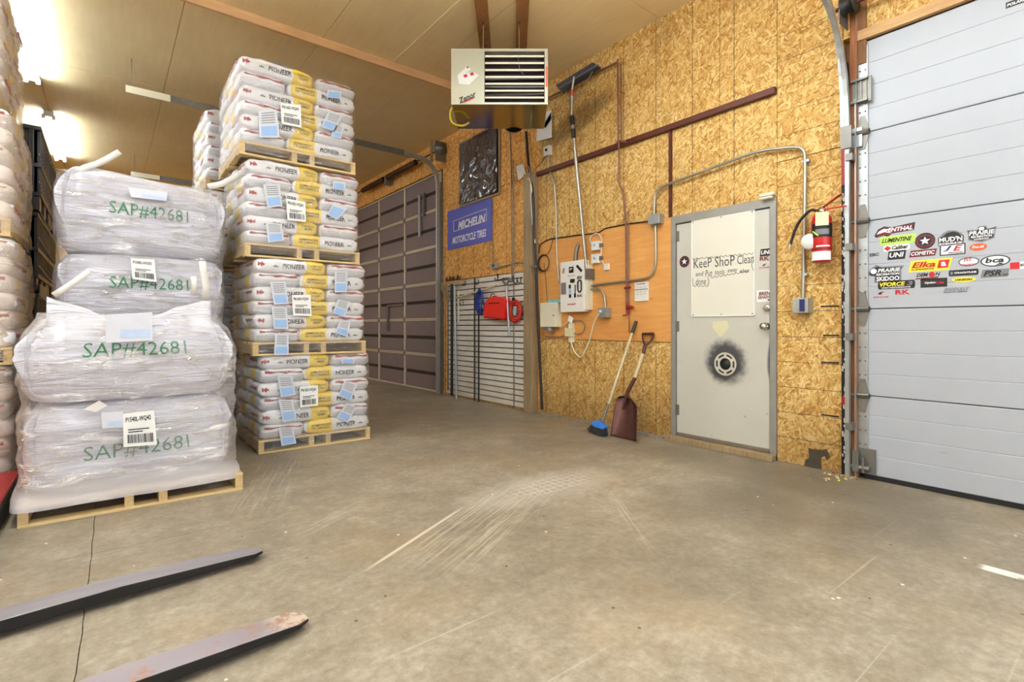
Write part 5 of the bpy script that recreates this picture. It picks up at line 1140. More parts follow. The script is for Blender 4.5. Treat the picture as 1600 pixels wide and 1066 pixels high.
pq(889, 896, 417, 426.5, 'ink', 'sticker'); pq(890.5, 894.5, 418.5, 423, 'inkred', 'sticker_emblem', 'P', 'inkwhite'); pq(891, 898, 436, 442, 'ink', 'sticker')
pq(888.7, 892, 445, 451, 'ink', 'sticker'); pq(889, 892.5, 460, 465.5, 'ink', 'sticker'); pq(888.8, 892.3, 452, 459, 'lblue', 'sticker'); pq(897, 900, 458, 465, 'ink', 'sticker'); pq(897.5, 900, 445, 457.5, 'inkgrey', 'sticker')
pq(901, 911, 459.5, 465, None, '', 'RK', 'inkdred'); pq(886, 900, 430, 432, None, '', 'AIR FLOW', 'inkgrey'); pq(886, 901, 474, 477, None, '', 'MOTORSPORT', 'inkred'); pq(901, 910, 430, 437, None, '', 'BEL-RAY', 'ink', .3)
pq(876.5, 884, 442, 460, 'inkgrey', 'sticker'); pq(878, 883, 418, 429, None, '', 'ATK', 'ink', .8)
m = MB(); c = onX(905.5, 446, XB); U_, V_ = UW, VW
m.tube([c + U_*(.028*math.cos(a_)) + V_*(.028*math.sin(a_)*1.0 + (.03 if math.sin(a_) > 0 else -.045)) for a_ in [2*math.pi*i/20 for i in range(20)]], .009, 6, closed=True); m.build('oval_sticker', M['ink'], pb)
m = MB()
a = onX(901, 415, XB); b = onX(909, 424, XB); m.bar(a, b, .03, .0015); m.build('slanted_sticker', M['ink'], pb)
run('conduit', ((899, 409, .06), (900, 392, .05), (902, 386, .03), (904, 382, .01)), .022, 'galv_d', 'thick grey conduit curving up from the top of the breaker panel', 'conduit')
bb1, q_ = ebox(844, 868, 473, 511, .11, 'control_box', 'cream', 'beige metal box lower left of the breaker panel', 'box')
MB().lathe([(.007, 0), (.007, .01), (0, .01)], onX(865, 493, q_[0]), (-1, 0, 0), 10).build('key_lock', M['ink'], bb1)
m = MB().box((WX-.08, W(876, 470, .08).y, q_[4]), (WX-.02, W(856, 470, .08).y, q_[4]+.03)); tag(m.build('blue_rag', P('pale_blue_cloth', (110, 190, 206), .8, 0, .2, 20)), 'pale blue bundle lying on top of the beige box', 'bundle')
m = MB(); m.tube(fillet([W(850, 513, .08), W(858, 512, .08), W(862, 517, .09)], .02), .018, 8); m.lathe([(.03, 0), (.035, .03), (.02, .05), (0, .05)], W(861, 516, .06), (-1, 0, 0), 12); tag(m.build('alarm_horn', M['galv']), 'round silver horn under the beige box', 'horn')
# black wire coil
wc = MB(); c = W(850, 411, .03)
for k in range(4): wc.tube([(c.x-.004*k, c.y+(.092+.004*k)*math.cos(a_), c.z+(.090+.003*k)*math.sin(a_)*1.05) for a_ in [2*math.pi*i/30 for i in range(30)]], .0045, 5, closed=True)
wc.tube(fillet([c + Vector((0, .0, .09)), W(858, 395, .03), W(863, 378, .02), W(866, 368, .02)], .05), .004, 5)
wc.tube(fillet([W(842, 396, .02), W(843, 382, .02), W(858, 374, .02), W(900, 368, .02), W(935, 364, .02), W(945, 357, .02), W(980, 350, .02), W(1012, 346, .03)], .05), .007, 6)
wc.tube([W(850, 411, .03), W(853, 440, .02), W(855, 470, .02)], .003, 5)
tag(wc.build('wire_coil', M['black']), 'black wire coil on the plywood with its line running right to the junction box', 'wire')
# two small boxes, white adapter
for (x0, x1, yt, yb), lab, nm in (((923.5, 935, 377, 391), 'upper of two small white timer boxes on the plywood', 'timer_box'), ((923.5, 935, 397, 411.5), 'lower of two small white timer boxes on the plywood', 'timer_box')):
    o, q_ = ebox(x0, x1, yt, yb, .06, nm, 'white', lab, 'box'); m = MB().lathe([(.014, 0), (.012, .01), (0, .01)], (q_[0], (q_[1]+q_[2])/2, (q_[3]+q_[4])/2+.01), (-1, 0, 0), 12); m.build('knob', M['lblue'], o)
    MB().box((q_[0]+.01, q_[2]-.03, q_[3]+.03), (WX-.01, q_[2], q_[4]-.03)).build('side_fitting', M['galv_d'], o)
ebox(943, 950, 412, 422, .04, 'power_adapter', 'white', 'little white plug-in adapter right of the timer boxes', 'adapter')
run('cable', ((924, 381, .04), (921, 372, .03), (930, 364, .03), (938, 367, .03), (941, 380, .03), (939, 395, .03), (939, 404, .03), (944, 414, .03)), .006, 'white', 'pale cable looping over the timer boxes to the adapter', 'cable')
ss, sq = ebox(957.5, 970, 410, 421, .003, 'dark_sticker', 'ink', 'dark square sticker with pale star on the orange plywood', 'sticker', 0)
m = MB(); c = W(964, 415.5, .004); pts = []
for k in range(10): a_ = math.pi/2 + k*math.pi/5; r_ = .028 if k % 2 == 0 else .012; pts.append(c + UW*r_*math.cos(a_) + VW*r_*math.sin(a_))
m.add([c] + pts, [(0, 1+k, 1+(k+1) % 10) for k in range(10)]); m.build('star', M['tape'], ss)
# conduit from breaker panel to junction box, up and over the door, down to the receptacle
run('conduit', ((913, 448, .05), (925, 446, .03), (1010, 436, .03), (1021, 428, .03), (1025, 410, .03), (1024, 352, .03)), .012, 'emt', 'long steel conduit from breaker panel along the plywood up to the junction box', fil=.14)
jb, jq = ebox(1012, 1030, 335, 350, .09, 'junction_box', 'galv', 'square steel junction box at the upper right of the plywood', 'junction box')
run('conduit', ((1022, 335, .04), (1023, 303, .04), (1033, 292, .04), (1060, 282, .05), (1183, 236, .05), (1245, 229, .04), (1257, 234, .04), (1258, 255, .03), (1256, 400, .03), (1254, 465, .03)), .013, 'emt', 'steel conduit arching over the grey door down to the receptacle box', fil=.12)
for px, py in ((1258, 252), (1255, 429)):
    p = W(px, py, .03); tag(MB().box((WX-.04, p.y-.03, p.z-.01), (WX-.001, p.y+.02, p.z+.01)).build('conduit_clip', M['galv']), f'{"upper" if py < 300 else "lower"} clip on the conduit right of the grey door', 'clip')
rb, rq = ebox(1238, 1262, 466, 489, .10, 'receptacle_box', 'galv', 'grey receptacle box at the foot of the conduit right of the door', 'receptacle')
m = MB().box((rq[0]-.012, (rq[1]*.35+rq[2]*.65)-.017, rq[3]+.012), (rq[0], (rq[1]*.35+rq[2]*.65)+.017, rq[4]-.01)); m.build('socket_face', M['navy'], rb, bev=.002)
run('conduit', ((914, 453, .05), (935, 450, .04), (944, 458, .04), (946, 480, .04)), .012, 'emt', 'short curved conduit from breaker panel to the grey outlet', fil=.1)
ob, oq = ebox(934, 948, 481, 496, .09, 'outlet_box', 'galv', 'grey outlet box below right of the breaker panel', 'outlet'); MB().lathe([(.016, 0), (.016, .012), (0, .012)], (oq[0], (oq[1]*.7+oq[2]*.3), oq[4]-.04), (-1, 0, 0), 12).build('socket', M['white'], ob)
run('extension_cord', ((936, 490, .10), (928, 503, .08), (922, 530, .06), (912, 553, .06), (907, 560, .06), (897, 550, .06), (892, 534, .05), (891, 520, .05)), .008, 'cream', 'cream cord hanging in a V below the breaker panel', 'cord', .05)
ebox(888, 894, 505, 535, .05, 'power_bar', 'cream', 'cream power bar hanging under the breaker panel', 'power bar'); ebox(882, 892, 513, 526, .08, 'plug_block', P and 'tape', 'yellowish plug block on the power bar', 'plug')
m = MB(); m.prism([W(889, 493, .07), W(896, 497, .07), (W(893, 506, .07)), W(887, 501, .07)], (.002, 0, 0)); tag(m.build('hang_tag', M['paper']), 'little white tag hanging below the breaker panel', 'tag')
run('cable', ((896, 502, .04), (910, 501, .03), (915, 512, .03), (908, 523, .03), (897, 521, .03)), .005, 'galv_d', 'dark cable loop right of the power bar', 'cable', .05)
run('cable', ((874, 513, .04), (882, 507, .05), (888, 503, .05)), .005, 'white', 'pale cable from the beige box to the power bar', 'cable', .05)
run('cable', ((853, 526, .02), (875, 527, .02), (882, 524, .03)), .006, 'galv_d', 'dark cable along the foot of the plywood', 'cable', .04)
# keypad sheet
ks, kq = ebox(991.5, 1012.5, 441, 471, .025, 'keypad_calendar', 'white', 'white wall pad with small blue print beside the junction conduit', 'wall pad')
m = MB(); 
for k in range(4): y = 449+k*3.6; wtext(m, '10 20 30', 995, 1009, y, 1.5, WX-.027, 0, 0)
m.build('small_print', M['inkgrey'], ks); m = MB(); wtext(m, 'CALENDAR', 994, 1008, 443.5, 2.6, WX-.027, 0, .02); m.build('blue_heading', M['navy'], ks)
MB().box((WX-.03, kq[2]+.0, kq[3]+.12), (WX-.024, kq[1], kq[3]+.126)).build('fold', M['inkgrey'], ks)

# red pipes
gp = empty('gas_pipe', W(963, 97, .06)); tag(gp, 'rust-red gas pipe running level under the ceiling then down beside the roof rake', 'pipe')
z_ = W(963, 98, .06).z; yA = W(965, 97, .06).y
m = MB(); m.tube([(WX-.06, 6.3, z_), (WX-.06, yA, z_)], .013, 10); m.build('level_run', M['copper'], gp)
m = MB(); m.tube([(WX-.06, yA, z_+.03), W(966, 222, .06)], .010, 8); m.tube([W(970, 100, .04), W(971, 222, .04)], .007, 8); m.build('riser', M['copper'], gp)
m = MB(); m.tube(fillet([W(967, 222, .06), W(967, 286, .05), W(974, 300, .04), W(978, 350, .03), W(979, 470, .03), W(980, 492, .03)], .05), .010, 8); m.tube([W(982, 330, .03), W(983, 520, .03)], .005, 6); m.build('drop', M['copper'], gp)
m = MB(); c = W(967, 222, .05); m.box((c.x-.02, c.y-.03, c.z-.015), (c.x+.04, c.y+.02, c.z+.01)); m.tube([W(969, 222, .05), W(978, 222, .05)], .012, 8); m.build('union_fitting', M['copper'], gp)
m = MB(); m.tube([W(976, 450, .05), W(985, 449, .05)], .012, 8); m.tube([W(980, 480, .05), W(989, 481, .07)], .018, 8); m.tube(fillet([W(980, 470, .03), W(981, 490, .04), W(978, 493, .06), W(973, 493, .07)], .02), .009, 8); m.build('shut_off_valve', M['redpaint'], gp)
# roof rake
rk = empty('roof_rake', W(900, 300, .1)); tag(rk, 'long aluminium roof rake with dark blade leaning high on the wall', 'roof rake')
m = MB(); q4 = [W(868, 133, .16), W(926, 97, .16), W(938, 105, .12), W(879, 145, .12)]; m.prism(q4, (.02, 0, -.003)); m.build('blade', P('grey_rake_blade', (54, 50, 56), .45, .2, .12, 10), rk, bev=.004)
m = MB(); m.tube([W(872, 139.5, .18), W(934, 101, .18)], .008, 8); m.build('blade_rib', M['galv_d'], rk)
m = MB(); m.tube([W(897, 120, .19), W(894, 140, .19), W(893, 178, .15)], .014, 10); m.tube([W(893, 178, .14), W(917, 428, .07)], [.021, .019], 12); m.build('pole', M['alu'], rk)
m = MB(); m.tube([W(893, 158, .16), W(884, 142, .17)], .006, 6); m.tube([W(893, 165, .16), W(926, 112, .17)], .007, 6); m.build('brace', M['alu'], rk)
for y0_, y1_ in ((182, 195), (202, 215)): m = MB(); m.tube([W(893.5+(y0_-182)*.09, y0_, .145), W(893.5+(y1_-182)*.09, y1_, .143)], .026, 12); m.build('clamp', M['black'], rk)
m = MB(); m.tube([W(894, 140, .19), W(893.5, 150, .18)], .017, 8); m.build('red_sleeve', M['red'], rk)
m = MB(); m.box((WX-.10, W(921, 426, .1).y, W(918, 436, .1).z), (WX-.0, W(914, 426, .1).y, W(918, 420, .1).z)); m.build('bottom_bracket', M['galv_d'], rk)

# broom and scoop leaning on the wall
br = empty('angle_broom', lean(935, 680, 3.91, .33)); tag(br, 'angle broom with blue cap and black bristles leaning on the wall', 'broom')
BL = lambda x, y: lean(x, y, 3.90, .33)
a, b = BL(994, 502), BL(941, 660); m = MB(); m.tube([a, a.lerp(b, .12)], .017, 10); m.build('grip', M['black'], br)
m = MB(); m.tube([a.lerp(b, .1), b], .013, 10); m.build('handle', M['handle'], br); m = MB(); m.tube([a.lerp(b, .82), b], .015, 8); m.build('lower_sleeve', M['galv_d'], br)
m = MB(); m.prism([BL(x, y) + Vector((-.03, 0, 0)) for x, y in ((929, 657), (938, 657), (948, 667), (945, 671), (931, 667), (926, 663))], (.06, 0, 0)); m.build('cap', M['bluepl'], br, bev=.008)
m = MB(); rr = random.Random(3)
for i in range(260):
    u, w = rr.random(), rr.random(); top = BL(927+20*u, 663+7*u) + Vector((-.025+.05*w, 0, 0)); bot = BL(921+27*u, 670+14*u**.8) + Vector((-.045+.08*w, 0, 0)); bot.z = max(.003, bot.z-.01*rr.random()); m.tube([top, bot], .003, 3, False)
tag(m.build('bristles', M['black'], br), kind='stuff')
sv = empty('grain_scoop', lean(978, 686, 3.95, .30)); tag(sv, 'rusty steel grain scoop with D-handle standing against the wall', 'shovel')
SL = lambda x, y: lean(x, y, 3.95, .30)
# dished blade built from its outline
bl_, br__ = SL(955.5, 681), SL(996.5, 690.5); tl, trr = SL(964, 624), SL(997.5, 635); tc_ = SL(977, 615)
def bladeP(u, v):
    bot = bl_.lerp(br__, u); w = 1 - .0*v; sh = v**1
    prof = (1 - max(0, (v-.72)/.28)**2.2) ** .5 if v > .72 else 1
    left = bl_.lerp(tl, min(1, v/.86)*1.0) + (tc_-tl)*max(0, (v-.86)/.14)*.35; right = br__.lerp(trr, min(1, v/.8)) + (tc_-trr)*max(0, (v-.8)/.2)*.35
    mid = (left+right)/2; p = mid + (left.lerp(right, u) - mid)*prof
    topz = (tc_ - mid)*max(0, (v-.8)/.2)*.6
    dish = .055*(1-(2*u-1)**2)*(v**.6)*1.0; rim = -.02*abs(2*u-1)**8
    return p + topz + Vector((dish + rim + .0, 0, .0)) + Vector((-.012*math.exp(-((u-.5)/.07)**2)*max(0, v-.25), 0, 0))
m = MB(); m.grid(bladeP, 20, 20); m.build('blade', M['shovel'], sv, solid=.004)
m = MB(); a, b, c = SL(972, 640) + Vector((.0, 0, 0)), SL(981, 612), SL(992.5, 590); m.tube([a+Vector((.0,0,0)), b, c], [.010, .020, .019], 10); m.build('socket', M['shovel'], sv)
m = MB(); m.tube([SL(992, 591), SL(1005, 550)], .0185, 10); m.build('handle', M['handle'], sv)
m = MB(); t_ = SL(1004.5, 553); k_ = SL(1008, 541); l, r = SL(1004, 522), SL(1021, 521.5); m.tube([t_, k_], .019, 8); m.tube(fillet([k_, l + Vector((0, 0, -.05)), l], .04), .010, 8); m.tube(fillet([k_, r + Vector((0, .02, -.07)), r], .04), .012, 8); m.tube([l, r], .014, 10); m.build('d_grip', P('maroon_grip', (84, 44, 44), .5, .2, .15, 8), sv)

# fire extinguisher
fe = empty('fire_extinguisher', W(1284, 410, .1)); tag(fe, 'red fire extinguisher on the wall strip between the doors, hose pointing left', 'fire extinguisher')
cy_ = W(1284, 370, .10); zb_, zt_ = W(1284, 410, .1).z, W(1284, 334, .1).z; Rf = .066
m = MB(); m.lathe([(0, 0), (Rf*.85, 0), (Rf, .012), (Rf, zt_-zb_-.05), (Rf*.85, zt_-zb_-.02), (Rf*.4, zt_-zb_), (0, zt_-zb_)], (cy_.x, cy_.y, zb_), (0, 0, 1), 28); m.build('cylinder', M['red'], fe)
H_ = zt_-zb_
def band(z0, z1, a0, a1, mat, name, rr=.0015):
    m = MB(); n = 14; vs = []
    for i in range(n+1):
        a_ = a0 + (a1-a0)*i/n; d = Vector((-math.cos(a_), -math.sin(a_), 0)); p = Vector((cy_.x, cy_.y, 0)) + d*(Rf+rr); vs += [p + Vector((0, 0, zb_+z0)), p + Vector((0, 0, zb_+z1))]
    m.add(vs, [(2*i, 2*i+2, 2*i+3, 2*i+1) for i in range(n)], True); return m.build(name, M[mat], fe)
band(H_*.50, H_*.78, -1.2, 2.0, 'ink', 'black_label'); band(H_*.55, H_*.66, -.3, 1.1, 'inkgrey', 'grey_label', .0025); band(H_*.03, H_*.21, -.9, 1.4, 'paper', 'white_label'); band(H_*.30, H_*.33, -.2, 1.2, 'inkwhite', 'white_print', .002); band(H_*.255, H_*.275, -1.5, 2.4, 'maroon', 'lower_band', .002)
lab_m = MB(); p = Vector((cy_.x, cy_.y, 0)); d = Vector((-.93, -.37, 0)); U = Vector((.37, -.93, 0)); lab_m.obox(p + d*(Rf+.012) + Vector((0, 0, zb_+H_*.86)), U*.042, Vector((0, 0, .050)), d*.001); lab_m.build('inspection_card', M['tape'], fe)
m = MB(); top = Vector((cy_.x, cy_.y, zb_+H_)); m.lathe([(.028, -.01), (.028, .03), (.018, .05), (0, .05)], top, (0, 0, 1), 14); m.lathe([(.018, 0), (.02, .012), (0, .014)], top + Vector((-.02, 0, .02)), (-1, 0, 0), 12); m.build('valve', M['silver'], fe)
m = MB(); m.bar(top + Vector((0, .0, .04)), top + Vector((-.03, -.14, .115)), .02, .008, (0, 0, 1)); m.build('squeeze_lever', M['redpaint'], fe)
m = MB(); m.bar(top + Vector((0, .0, .03)), top + Vector((-.03, -.17, .022)), .02, .008, (0, 0, 1)); m.build('carry_handle', M['red'], fe)
m = MB(); m.tube(fillet([top + Vector((-.01, .03, .025)), W(1266, 327, .12), W(1245, 350, .12), W(1235, 382, .12)], .09), .011, 8); m.build('hose', M['rubber'], fe); m = MB(); m.tube([W(1234.5, 380, .12), W(1233, 388, .12)], .013, 8); m.build('nozzle', M['silver'], fe)
c = W(1266, 378, .13); m = MB(); m.lathe([(0, 0), (.055, .0), (.062, .012), (.055, .028), (0, .032)], c + Vector((-.0, 0, 0)), (-.8, -.2, 0), 20); tag(m.build('white_disc', M['white']), 'round white disc hanging on the fire extinguisher', 'disc')
m = MB(); m.tube([W(1270, 362, .17), W(1278, 368, .19)], .006, 6); m.build('green_tie', M['lime'], fe)
m = MB(); m.tube(fillet([W(1268, 366, .14), W(1268, 345, .15), W(1276, 330, .14)], .05), .004, 6); m.build('safety_cord', M['red'], fe)

# dark horizontal slits in the wall strip near the weather strip, paint stain, debris at its base
for px, py in ((1282, 479), (1286, 524), (1283, 566), (1283, 648)):
    a = W(px, py, .002); tag(MB().box((WX-.004, W(1311, py).y, a.z-.005), (WX+.001, a.y, a.z+.005)).build('saw_cut', M['rubber']), f'short dark cut in the wall strip beside the white door, height {("uppermost", "second", "third", "lowest")[[479, 524, 566, 648].index(py)]}', 'cut')
m = MB(); st_ = [(1255, 731), (1259, 718), (1264, 716), (1263, 700), (1270, 702), (1285, 703), (1292, 702), (1297, 714), (1293, 720), (1288, 713), (1283, 716), (1284, 733)]
m.prism([W(x, y, .0008) for x, y in st_], (-.0006, 0, 0)); tag(m.build('paint_stain', P('grey_green_stain', (66, 58, 44), .8, 0, .2, 20)), 'dark stain at the foot of the wood-chip wall right of the door', 'stain')
rr = random.Random(9)
cm = [M[k] for k in ('tape', 'wood', 'redpaint', 'yel', 'pallet_x')]; m = MB()
for k in range(34):
    p = onZ(rr.uniform(1288, 1345), rr.uniform(739, 752), 0); p.x = min(p.x, WX-.05); s_ = rr.uniform(.004, .013); u_ = rr.uniform(0, 3)
    m.obox(p + Vector((0, 0, .004)), Vector((math.cos(u_), math.sin(u_), 0))*s_, Vector((-math.sin(u_), math.cos(u_), 0))*s_*.5, Vector((0, 0, .003)), mi=rr.choice((0, 0, 1, 2, 3, 4)))
tag(m.build('litter', cm), 'crumbs of coloured litter on the floor at the foot of the door track', 'litter', kind='stuff')
# crumbling edge along the wall foot, wedge by the post and floor cord by the scoop
m = MB(); n = 60
for i in range(n):
    y = 3.0 + 1.9*i/n; m.obox((WX-.02-.02*rr.random(), y, .008), (.02+.02*rr.random(), 0, 0), (0, .02+.02*rr.random(), 0), (0, 0, .008+.01*rr.random()))
tag(m.build('grit_line', M['concrete']), 'ridge of grit along the foot of the wall', 'grit', kind='stuff')
m = MB(); m.tube(fillet([onZ(945, 662, .01), onZ(957, 668, .01)], .02), .010, 6); m.tube([onZ(998, 676, .012), onZ(1012, 678, .012), onZ(1028, 683, .01)], .010, 6); tag(m.build('power_cable', M['black']), 'black cord lying on the floor behind the scoop', 'cord')

# ------------------------------------------------------------------ stickers
EL = 28
def sticker(x0, x1, yc, h, base, shape, texts, lab, X, extra=None, border=None):
    """base sheet + printed words; px box on the plane X"""
    xm = (x0+x1)/2; a, b = onX(x0, yc, X), onX(x1, yc, X); w = a.y-b.y; zc_ = onX(xm, yc, X).z; hh = onX(xm, yc-h/2, X).z - onX(xm, yc+h/2, X).z; c = Vector((X, (a.y+b.y)/2, zc_))
    def pt(u, v, o=0): return c + UW*u*w/2 + VW*v*hh/2 + Vector((-o, 0, 0))
    shp = {'rect': [(-1,-1),(1,-1),(1,1),(-1,1)], 'slant': [(-1,-1),(.86,-1),(1,1),(-.86,1)], 'pill': [(-1,-.4),(-.95,-1),(.95,-1),(1,-.4),(1,.4),(.95,1),(-.95,1),(-1,.4)],
           'oval': [(math.cos(2*math.pi*k/EL), math.sin(2*math.pi*k/EL)) for k in range(EL)],
           'shield': [(-.9,-.6),(-.5,-.8),(0,-1),(.5,-.8),(.85,-.6),(.9,.2),(1,.8),(.4,.6),(.3,1),(-.2,1),(-.3,.6),(-1,.7),(-.9,.1)],
           'dome': [(-1,-1),(1,-1),(1,.1),(.8,.5),(.4,.9),(-.2,1),(-.6,.7),(-.95,.1)], 'flag': [(-1,.1),(-.75,.7),(-.5,1),(-.2,.75),(1,.7),(.85,.3),(.85,-1),(-.6,-1),(-.6,-.3),(-.9,-.2)],
           'hand': [(-1,-.6),(-.9,-.95),(-.5,-.7),(-.3,-1),(-.1,-.5),(.95,-.3),(1,1),(-.1,.6),(-.5,.9),(-.8,.5)]}[shape]
    m = MB(); m.prism([pt(u*1.03, v*1.06) for u, v in shp], (-.0006, 0, 0)); bm_ = M[base] if base else M['whitedoor']
    root = m.build('sticker', bm_ if not border else M[border]); tag(root, lab, 'sticker', 'stickers on the doors')
    if border: m = MB(); m.prism([pt(u*.93, v*.86, .0007) for u, v in shp], (-.0004, 0, 0)); m.build('sticker_face', bm_, root)
    if extra:
        for nm, mat, poly in extra: m = MB(); m.add([pt(u, v, .0014+.0005*extra.index((nm, mat, poly))) for u, v in poly] + [pt(sum(q[0] for q in poly)/len(poly), sum(q[1] for q in poly)/len(poly), .0014+.0005*extra.index((nm, mat, poly)))], [(i_, (i_+1) % len(poly), len(poly)) for i_ in range(len(poly))]); m.build(nm, M[mat], root)
    for k_, (s, u0, u1, v0, v1, mat, sh) in enumerate(texts):
        m = MB(); letter(m, s, pt((u0+u1)/2, (v0+v1)/2, .0030), UW, VW, (u1-u0)*w/2, (v1-v0)*hh/2, sh, .03); m.build('lettering', M[mat], root)
    return root
def ov(cx, cy, rx, ry, n=20): return [(cx+rx*math.cos(2*math.pi*k/n), cy+ry*math.sin(2*math.pi*k/n)) for k in range(n)]
def star(r=.62, ri=.27, asp=1): return [(asp*(r if k % 2 == 0 else ri)*math.cos(math.pi/2+k*math.pi/5), (r if k % 2 == 0 else ri)*math.sin(math.pi/2+k*math.pi/5)) for k in range(10)]
XW = WX-.0005
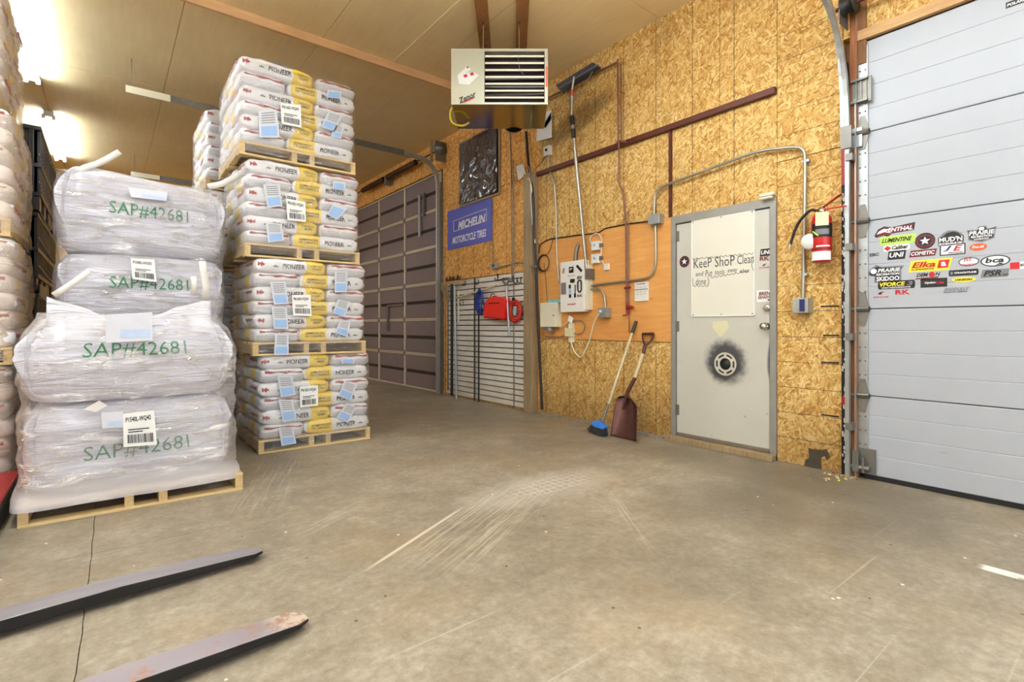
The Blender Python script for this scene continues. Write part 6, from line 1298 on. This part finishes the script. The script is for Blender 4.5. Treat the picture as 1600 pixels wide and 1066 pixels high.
ST = [
 (1367, 1429, 360, 17, 'inkdred', 'hand', [('ENTHAL', -.32, .92, -.20, .55, 'inkwhite', .25)], 'dark red sticker with a swooping white shape before its letters, uppermost left of the cluster', [('white_swoosh', 'inkwhite', [(-.9,-.4),(-.5,-.1),(-.1,-.5),(-.45,.1),(-.15,.3),(-.55,.5),(-.8,.1)])], 'ink'),
 (1376, 1430, 374.5, 13, 'lime', 'rect', [('LUMENTINE', -.92, .84, -.5, .55, 'ink', .35)], 'lime green sticker with black slanted letters', None, None),
 (1381, 1421, 387, 9, 'inkwhite', 'pill', [('Caliber', -.35, .95, -.6, .8, 'ink', .3)], 'white sticker with a red diamond and black script', [('red_diamond', 'inkred', [(-1,0),(-.7,-.9),(-.4,0),(-.7,.9)])], None),
 (1359, 1374, 398, 6, None, 'rect', [('EBC', -.95, .95, -.8, .8, 'ink', 0)], 'tiny black three-letter sticker at the far left of the cluster', None, None),
 (1387, 1415.5, 398.5, 13, 'ink', 'slant', [('UNI', -.8, .8, -.55, .6, 'inkwhite', .2)], 'black sticker with three white letters on the white door', None, None),
 (1430, 1461, 376.5, 24, 'inkdred', 'oval', [], 'round dark red sticker with a white star on the white door', [('black_disc', 'ink', ov(0, 0, .66, .66)), ('star', 'inkwhite', [(u, v) for u, v in star(.55, .24)])], 'ink'),
 (1421, 1463.5, 395.5, 10, 'inkdred', 'slant', [('COMETIC', -.88, .88, -.6, .6, 'inkwhite', .2)], 'dark red slanted sticker with white capitals below the round star sticker', None, None),
 (1466, 1505.5, 371.5, 22, 'inkgrey', 'dome', [("MUD'N", -.92, .92, -.55, .15, 'inkwhite', 0), ('DEALS', -.9, .9, -.95, -.68, 'inkwhite', 0)], 'grey domed sticker with bold white letters and a dark hill shape', [('dark_hill', 'ink', [(-.7,.2),(.8,.2),(.6,.6),(.2,.85),(-.3,.7)]), ('dark_band', 'ink', [(-1,-.62),(1,-.62),(1,.2),(-1,.2)])], None),
 (1511, 1557, 366, 24, 'ink', 'shield', [('PRAIRIE', -.85, .88, -.05, .50, 'inkwhite', .1), ('RECREATION', -.72, .72, -.42, -.12, 'inkwhite', .1), ('POWERSPORTS', -.5, .5, -.72, -.52, 'inkwhite', 0)], 'dark shield-shaped sticker with white lettering, top right of the cluster', [('loop_mark', 'inkwhite', ov(0, .72, .2, .2))], 'inkgrey'),
 (1469, 1508, 390, 16, 'inkwhite', 'rect', [('J', -.75, -.05, -.3, .75, 'navy', .3), ('E', .05, .8, -.3, .75, 'inkred', .3), ('PISTONS', -.3, .85, -.8, -.48, 'ink', 0)], 'white framed sticker with one navy and one red letter', None, 'ink'),
 (1515, 1542, 386, 11, 'orangev', 'oval', [('Pro-M', -.7, .7, -.35, .4, 'inkwhite', .2)], 'orange oval sticker with white script', None, None),
 (1420, 1487, 414.5, 17, 'yel', 'slant', [('Elka', -.86, .28, -.35, .72, 'inkred', .3), ('SUSPENSION', -.88, .2, -.78, -.5, 'ink', .2), ('a', .52, .76, -.35, .45, 'inkwhite', 0)], 'large yellow sticker with bold red lettering and a red boxed emblem', [('red_box', 'inkred', [(.34,-.65),(.82,-.65),(.92,.78),(.44,.78)])], None),
 (1356, 1412, 427, 27, 'ink', 'flag', [('PRAIRIE', -.42, .84, .12, .55, 'inkwhite', .2), ('RECREATION', -.5, .78, -.25, .02, 'inkwhite', .1), ('SKIDOO', -.5, .78, -.88, -.38, 'inkwhite', 0)], 'black and white flag-shaped sticker low at the left of the cluster', [('loop_mark', 'inkwhite', ov(-.66, .3, .18, .3))], 'inkgrey'),
 (1498, 1529.5, 409, 13, 'inkwhite', 'oval', [('EVS', -.5, .3, .1, .85, 'inkred', .3), ('SPORTS', -.75, .75, -.85, -.5, 'inkred', 0)], 'white oval sticker with black rim and red letters left of the wider oval', None, 'ink'),
 (1532.5, 1578, 407.5, 17, 'inkwhite', 'oval', [('bca', -.68, .62, -.35, .62, 'ink', .15)], 'wide white oval sticker with black rim and three lowercase letters', [('blue_peak', 'navy', [(-.05,-.85),(.35,-.4),(.65,-.7)])], 'ink'),
 (1578, 1606, 415, 11, 'inkwhite', 'rect', [('MOTO', .2, .95, -.3, .5, 'ink', 0)], 'sticker with a red block cut by the right edge of the photo', [('red_block', 'inkred', [(-1,-1),(.1,-1),(.1,1),(-1,1)])], None),
 (1430, 1470, 430.5, 12, None, 'rect', [('DEM', -.9, .05, -.25, .7, 'ink', .3), ('N', .58, .98, -.25, .7, 'ink', .3)], 'clear sticker with black slanted letters and a red ball between them', [('red_ball', 'inkred', ov(.32, .2, .24, .7)), ('red_bar', 'inkdred', [(-1,-.9),(.8,-.75),(.85,-.4),(-.95,-.6)])], None),
 (1483, 1528.5, 426, 9, 'ink', 'pill', [('STRAIGHTLINE', -.62, .88, -.3, .3, 'inkwhite', 0)], 'long thin black sticker with tiny white print', [('ring', 'inkgrey', ov(-.82, 0, .1, .6))], None),
 (1532.5, 1577, 427, 12, 'inkgrey', 'slant', [('PSR', -.8, .45, -.7, .8, 'ink', .3), ('.com', .5, .98, -.7, -.3, 'ink', .2)], 'grey sticker with bold black slanted letters below the wide oval', None, None),
 (1372.5, 1429, 445, 12, 'ink', 'pill', [('VFORCE', -.92, .5, -.35, .75, 'yel', .2), ('3', .58, .92, -.35, .75, 'inkgrey', .2), ('HIGH PERFORMANCE', -.8, .8, -.85, -.55, 'inkwhite', 0)], 'black rounded sticker with yellow capitals and a grey numeral', None, None),
 (1439, 1479.5, 442, 13, 'ink', 'rect', [('Option', -.7, .15, -.3, .35, 'inkwhite', .2), ('Lite', .2, .8, -.3, .35, 'inkred', .2)], 'black rectangular sticker with white and red script', None, None),
 (1488, 1524, 437, 8, 'yel', 'oval', [('HINSON', -.75, .75, -.4, .45, 'ink', .1)], 'thin yellow oval sticker', None, None),
 (1398.5, 1423, 457, 9, None, 'rect', [('RK', -.95, .95, -.7, .95, 'inkred', 0)], 'bold red two-letter sticker at the bottom of the cluster on the white door', None, None),
 (1364, 1389, 461, 11, None, 'rect', [('JACK ROCKER', -.95, .95, -.9, -.4, 'inkred', .2)], 'small red and black sticker at the lower left corner of the cluster', [('dark_arc', 'ink', [(-.4,.3),(-.1,.8),(.5,.9),(.1,.5),(-.1,.1)]), ('red_arc', 'inkred', [(-.1,.1),(.2,.5),(.1,0)])], None),
 (1473, 1516, 453, 8, None, 'rect', [('SNODULLY', -.9, .98, -.3, .9, 'inkgrey', .4), ('SNOW GEAR', -.95, .8, -.95, -.55, 'ink', .3)], 'clear sticker with grey slanted letters at the bottom of the cluster', None, None),
 (1572, 1606, 3, 9, 'ink', 'rect', [('POLARIS', -.9, .9, -.6, .4, 'inkwhite', .1)], 'black sticker with white letters at the top right corner of the photo', None, None)]
for s_ in ST: sticker(*s_[:8], XW, s_[8], s_[9])
XDo = XD-.0005
for s_ in [
 (1062, 1077, 409, 17, 'inkdred', 'oval', [], 'round dark red star sticker on the left side of the grey door', [('black_disc', 'ink', ov(0, 0, .7, .7)), ('star', 'inkwhite', [(u, v) for u, v in star(.6, .26)])], 'ink'),
 (1187.5, 1206, 394.5, 11, 'ink', 'slant', [('UNI', -.8, .8, -.55, .6, 'inkwhite', .2)], 'black sticker with three white letters on the grey door', None, None),
 (1187, 1203, 404, 7, None, 'rect', [('RK', -.95, .95, -.9, .9, 'inkdred', 0)], 'dark red two-letter sticker on the grey door', None, None),
 (1186, 1203, 416, 9, None, 'rect', [('JACK ROCKER', -.95, .95, -.8, -.3, 'inkred', .2)], 'tiny red and black sticker below the others on the grey door', [('dark_arc', 'ink', [(-.4,.1),(-.1,.7),(.5,.9),(.1,.4),(-.1,0)])], None),
 (1183, 1212, 462.5, 17, 'paper', 'rect', [('BRENT', -.8, .8, .1, .8, 'inkdred', .1), ('SEWITZ', -.9, .8, -.55, .0, 'inkdred', .1), ('4 .', .1, .7, -.95, -.6, 'ink', 0)], 'pale pink paper with dark red handwriting above the deadbolt', None, None),
 (1105, 1145, 328.5, 5, None, 'rect', [('MCX-TURBO', -.98, .98, -.9, .9, 'ink', .3)], 'black slanted letters at the top of the grey door above the whiteboard', None, None)]:
    if s_[4] is None: M_ = M['whitedoor']; M['whitedoor'] = M['mandoor']; sticker(*s_[:8], XDo, s_[8], s_[9]); M['whitedoor'] = M_
    else: sticker(*s_[:8], XDo, s_[8], s_[9])
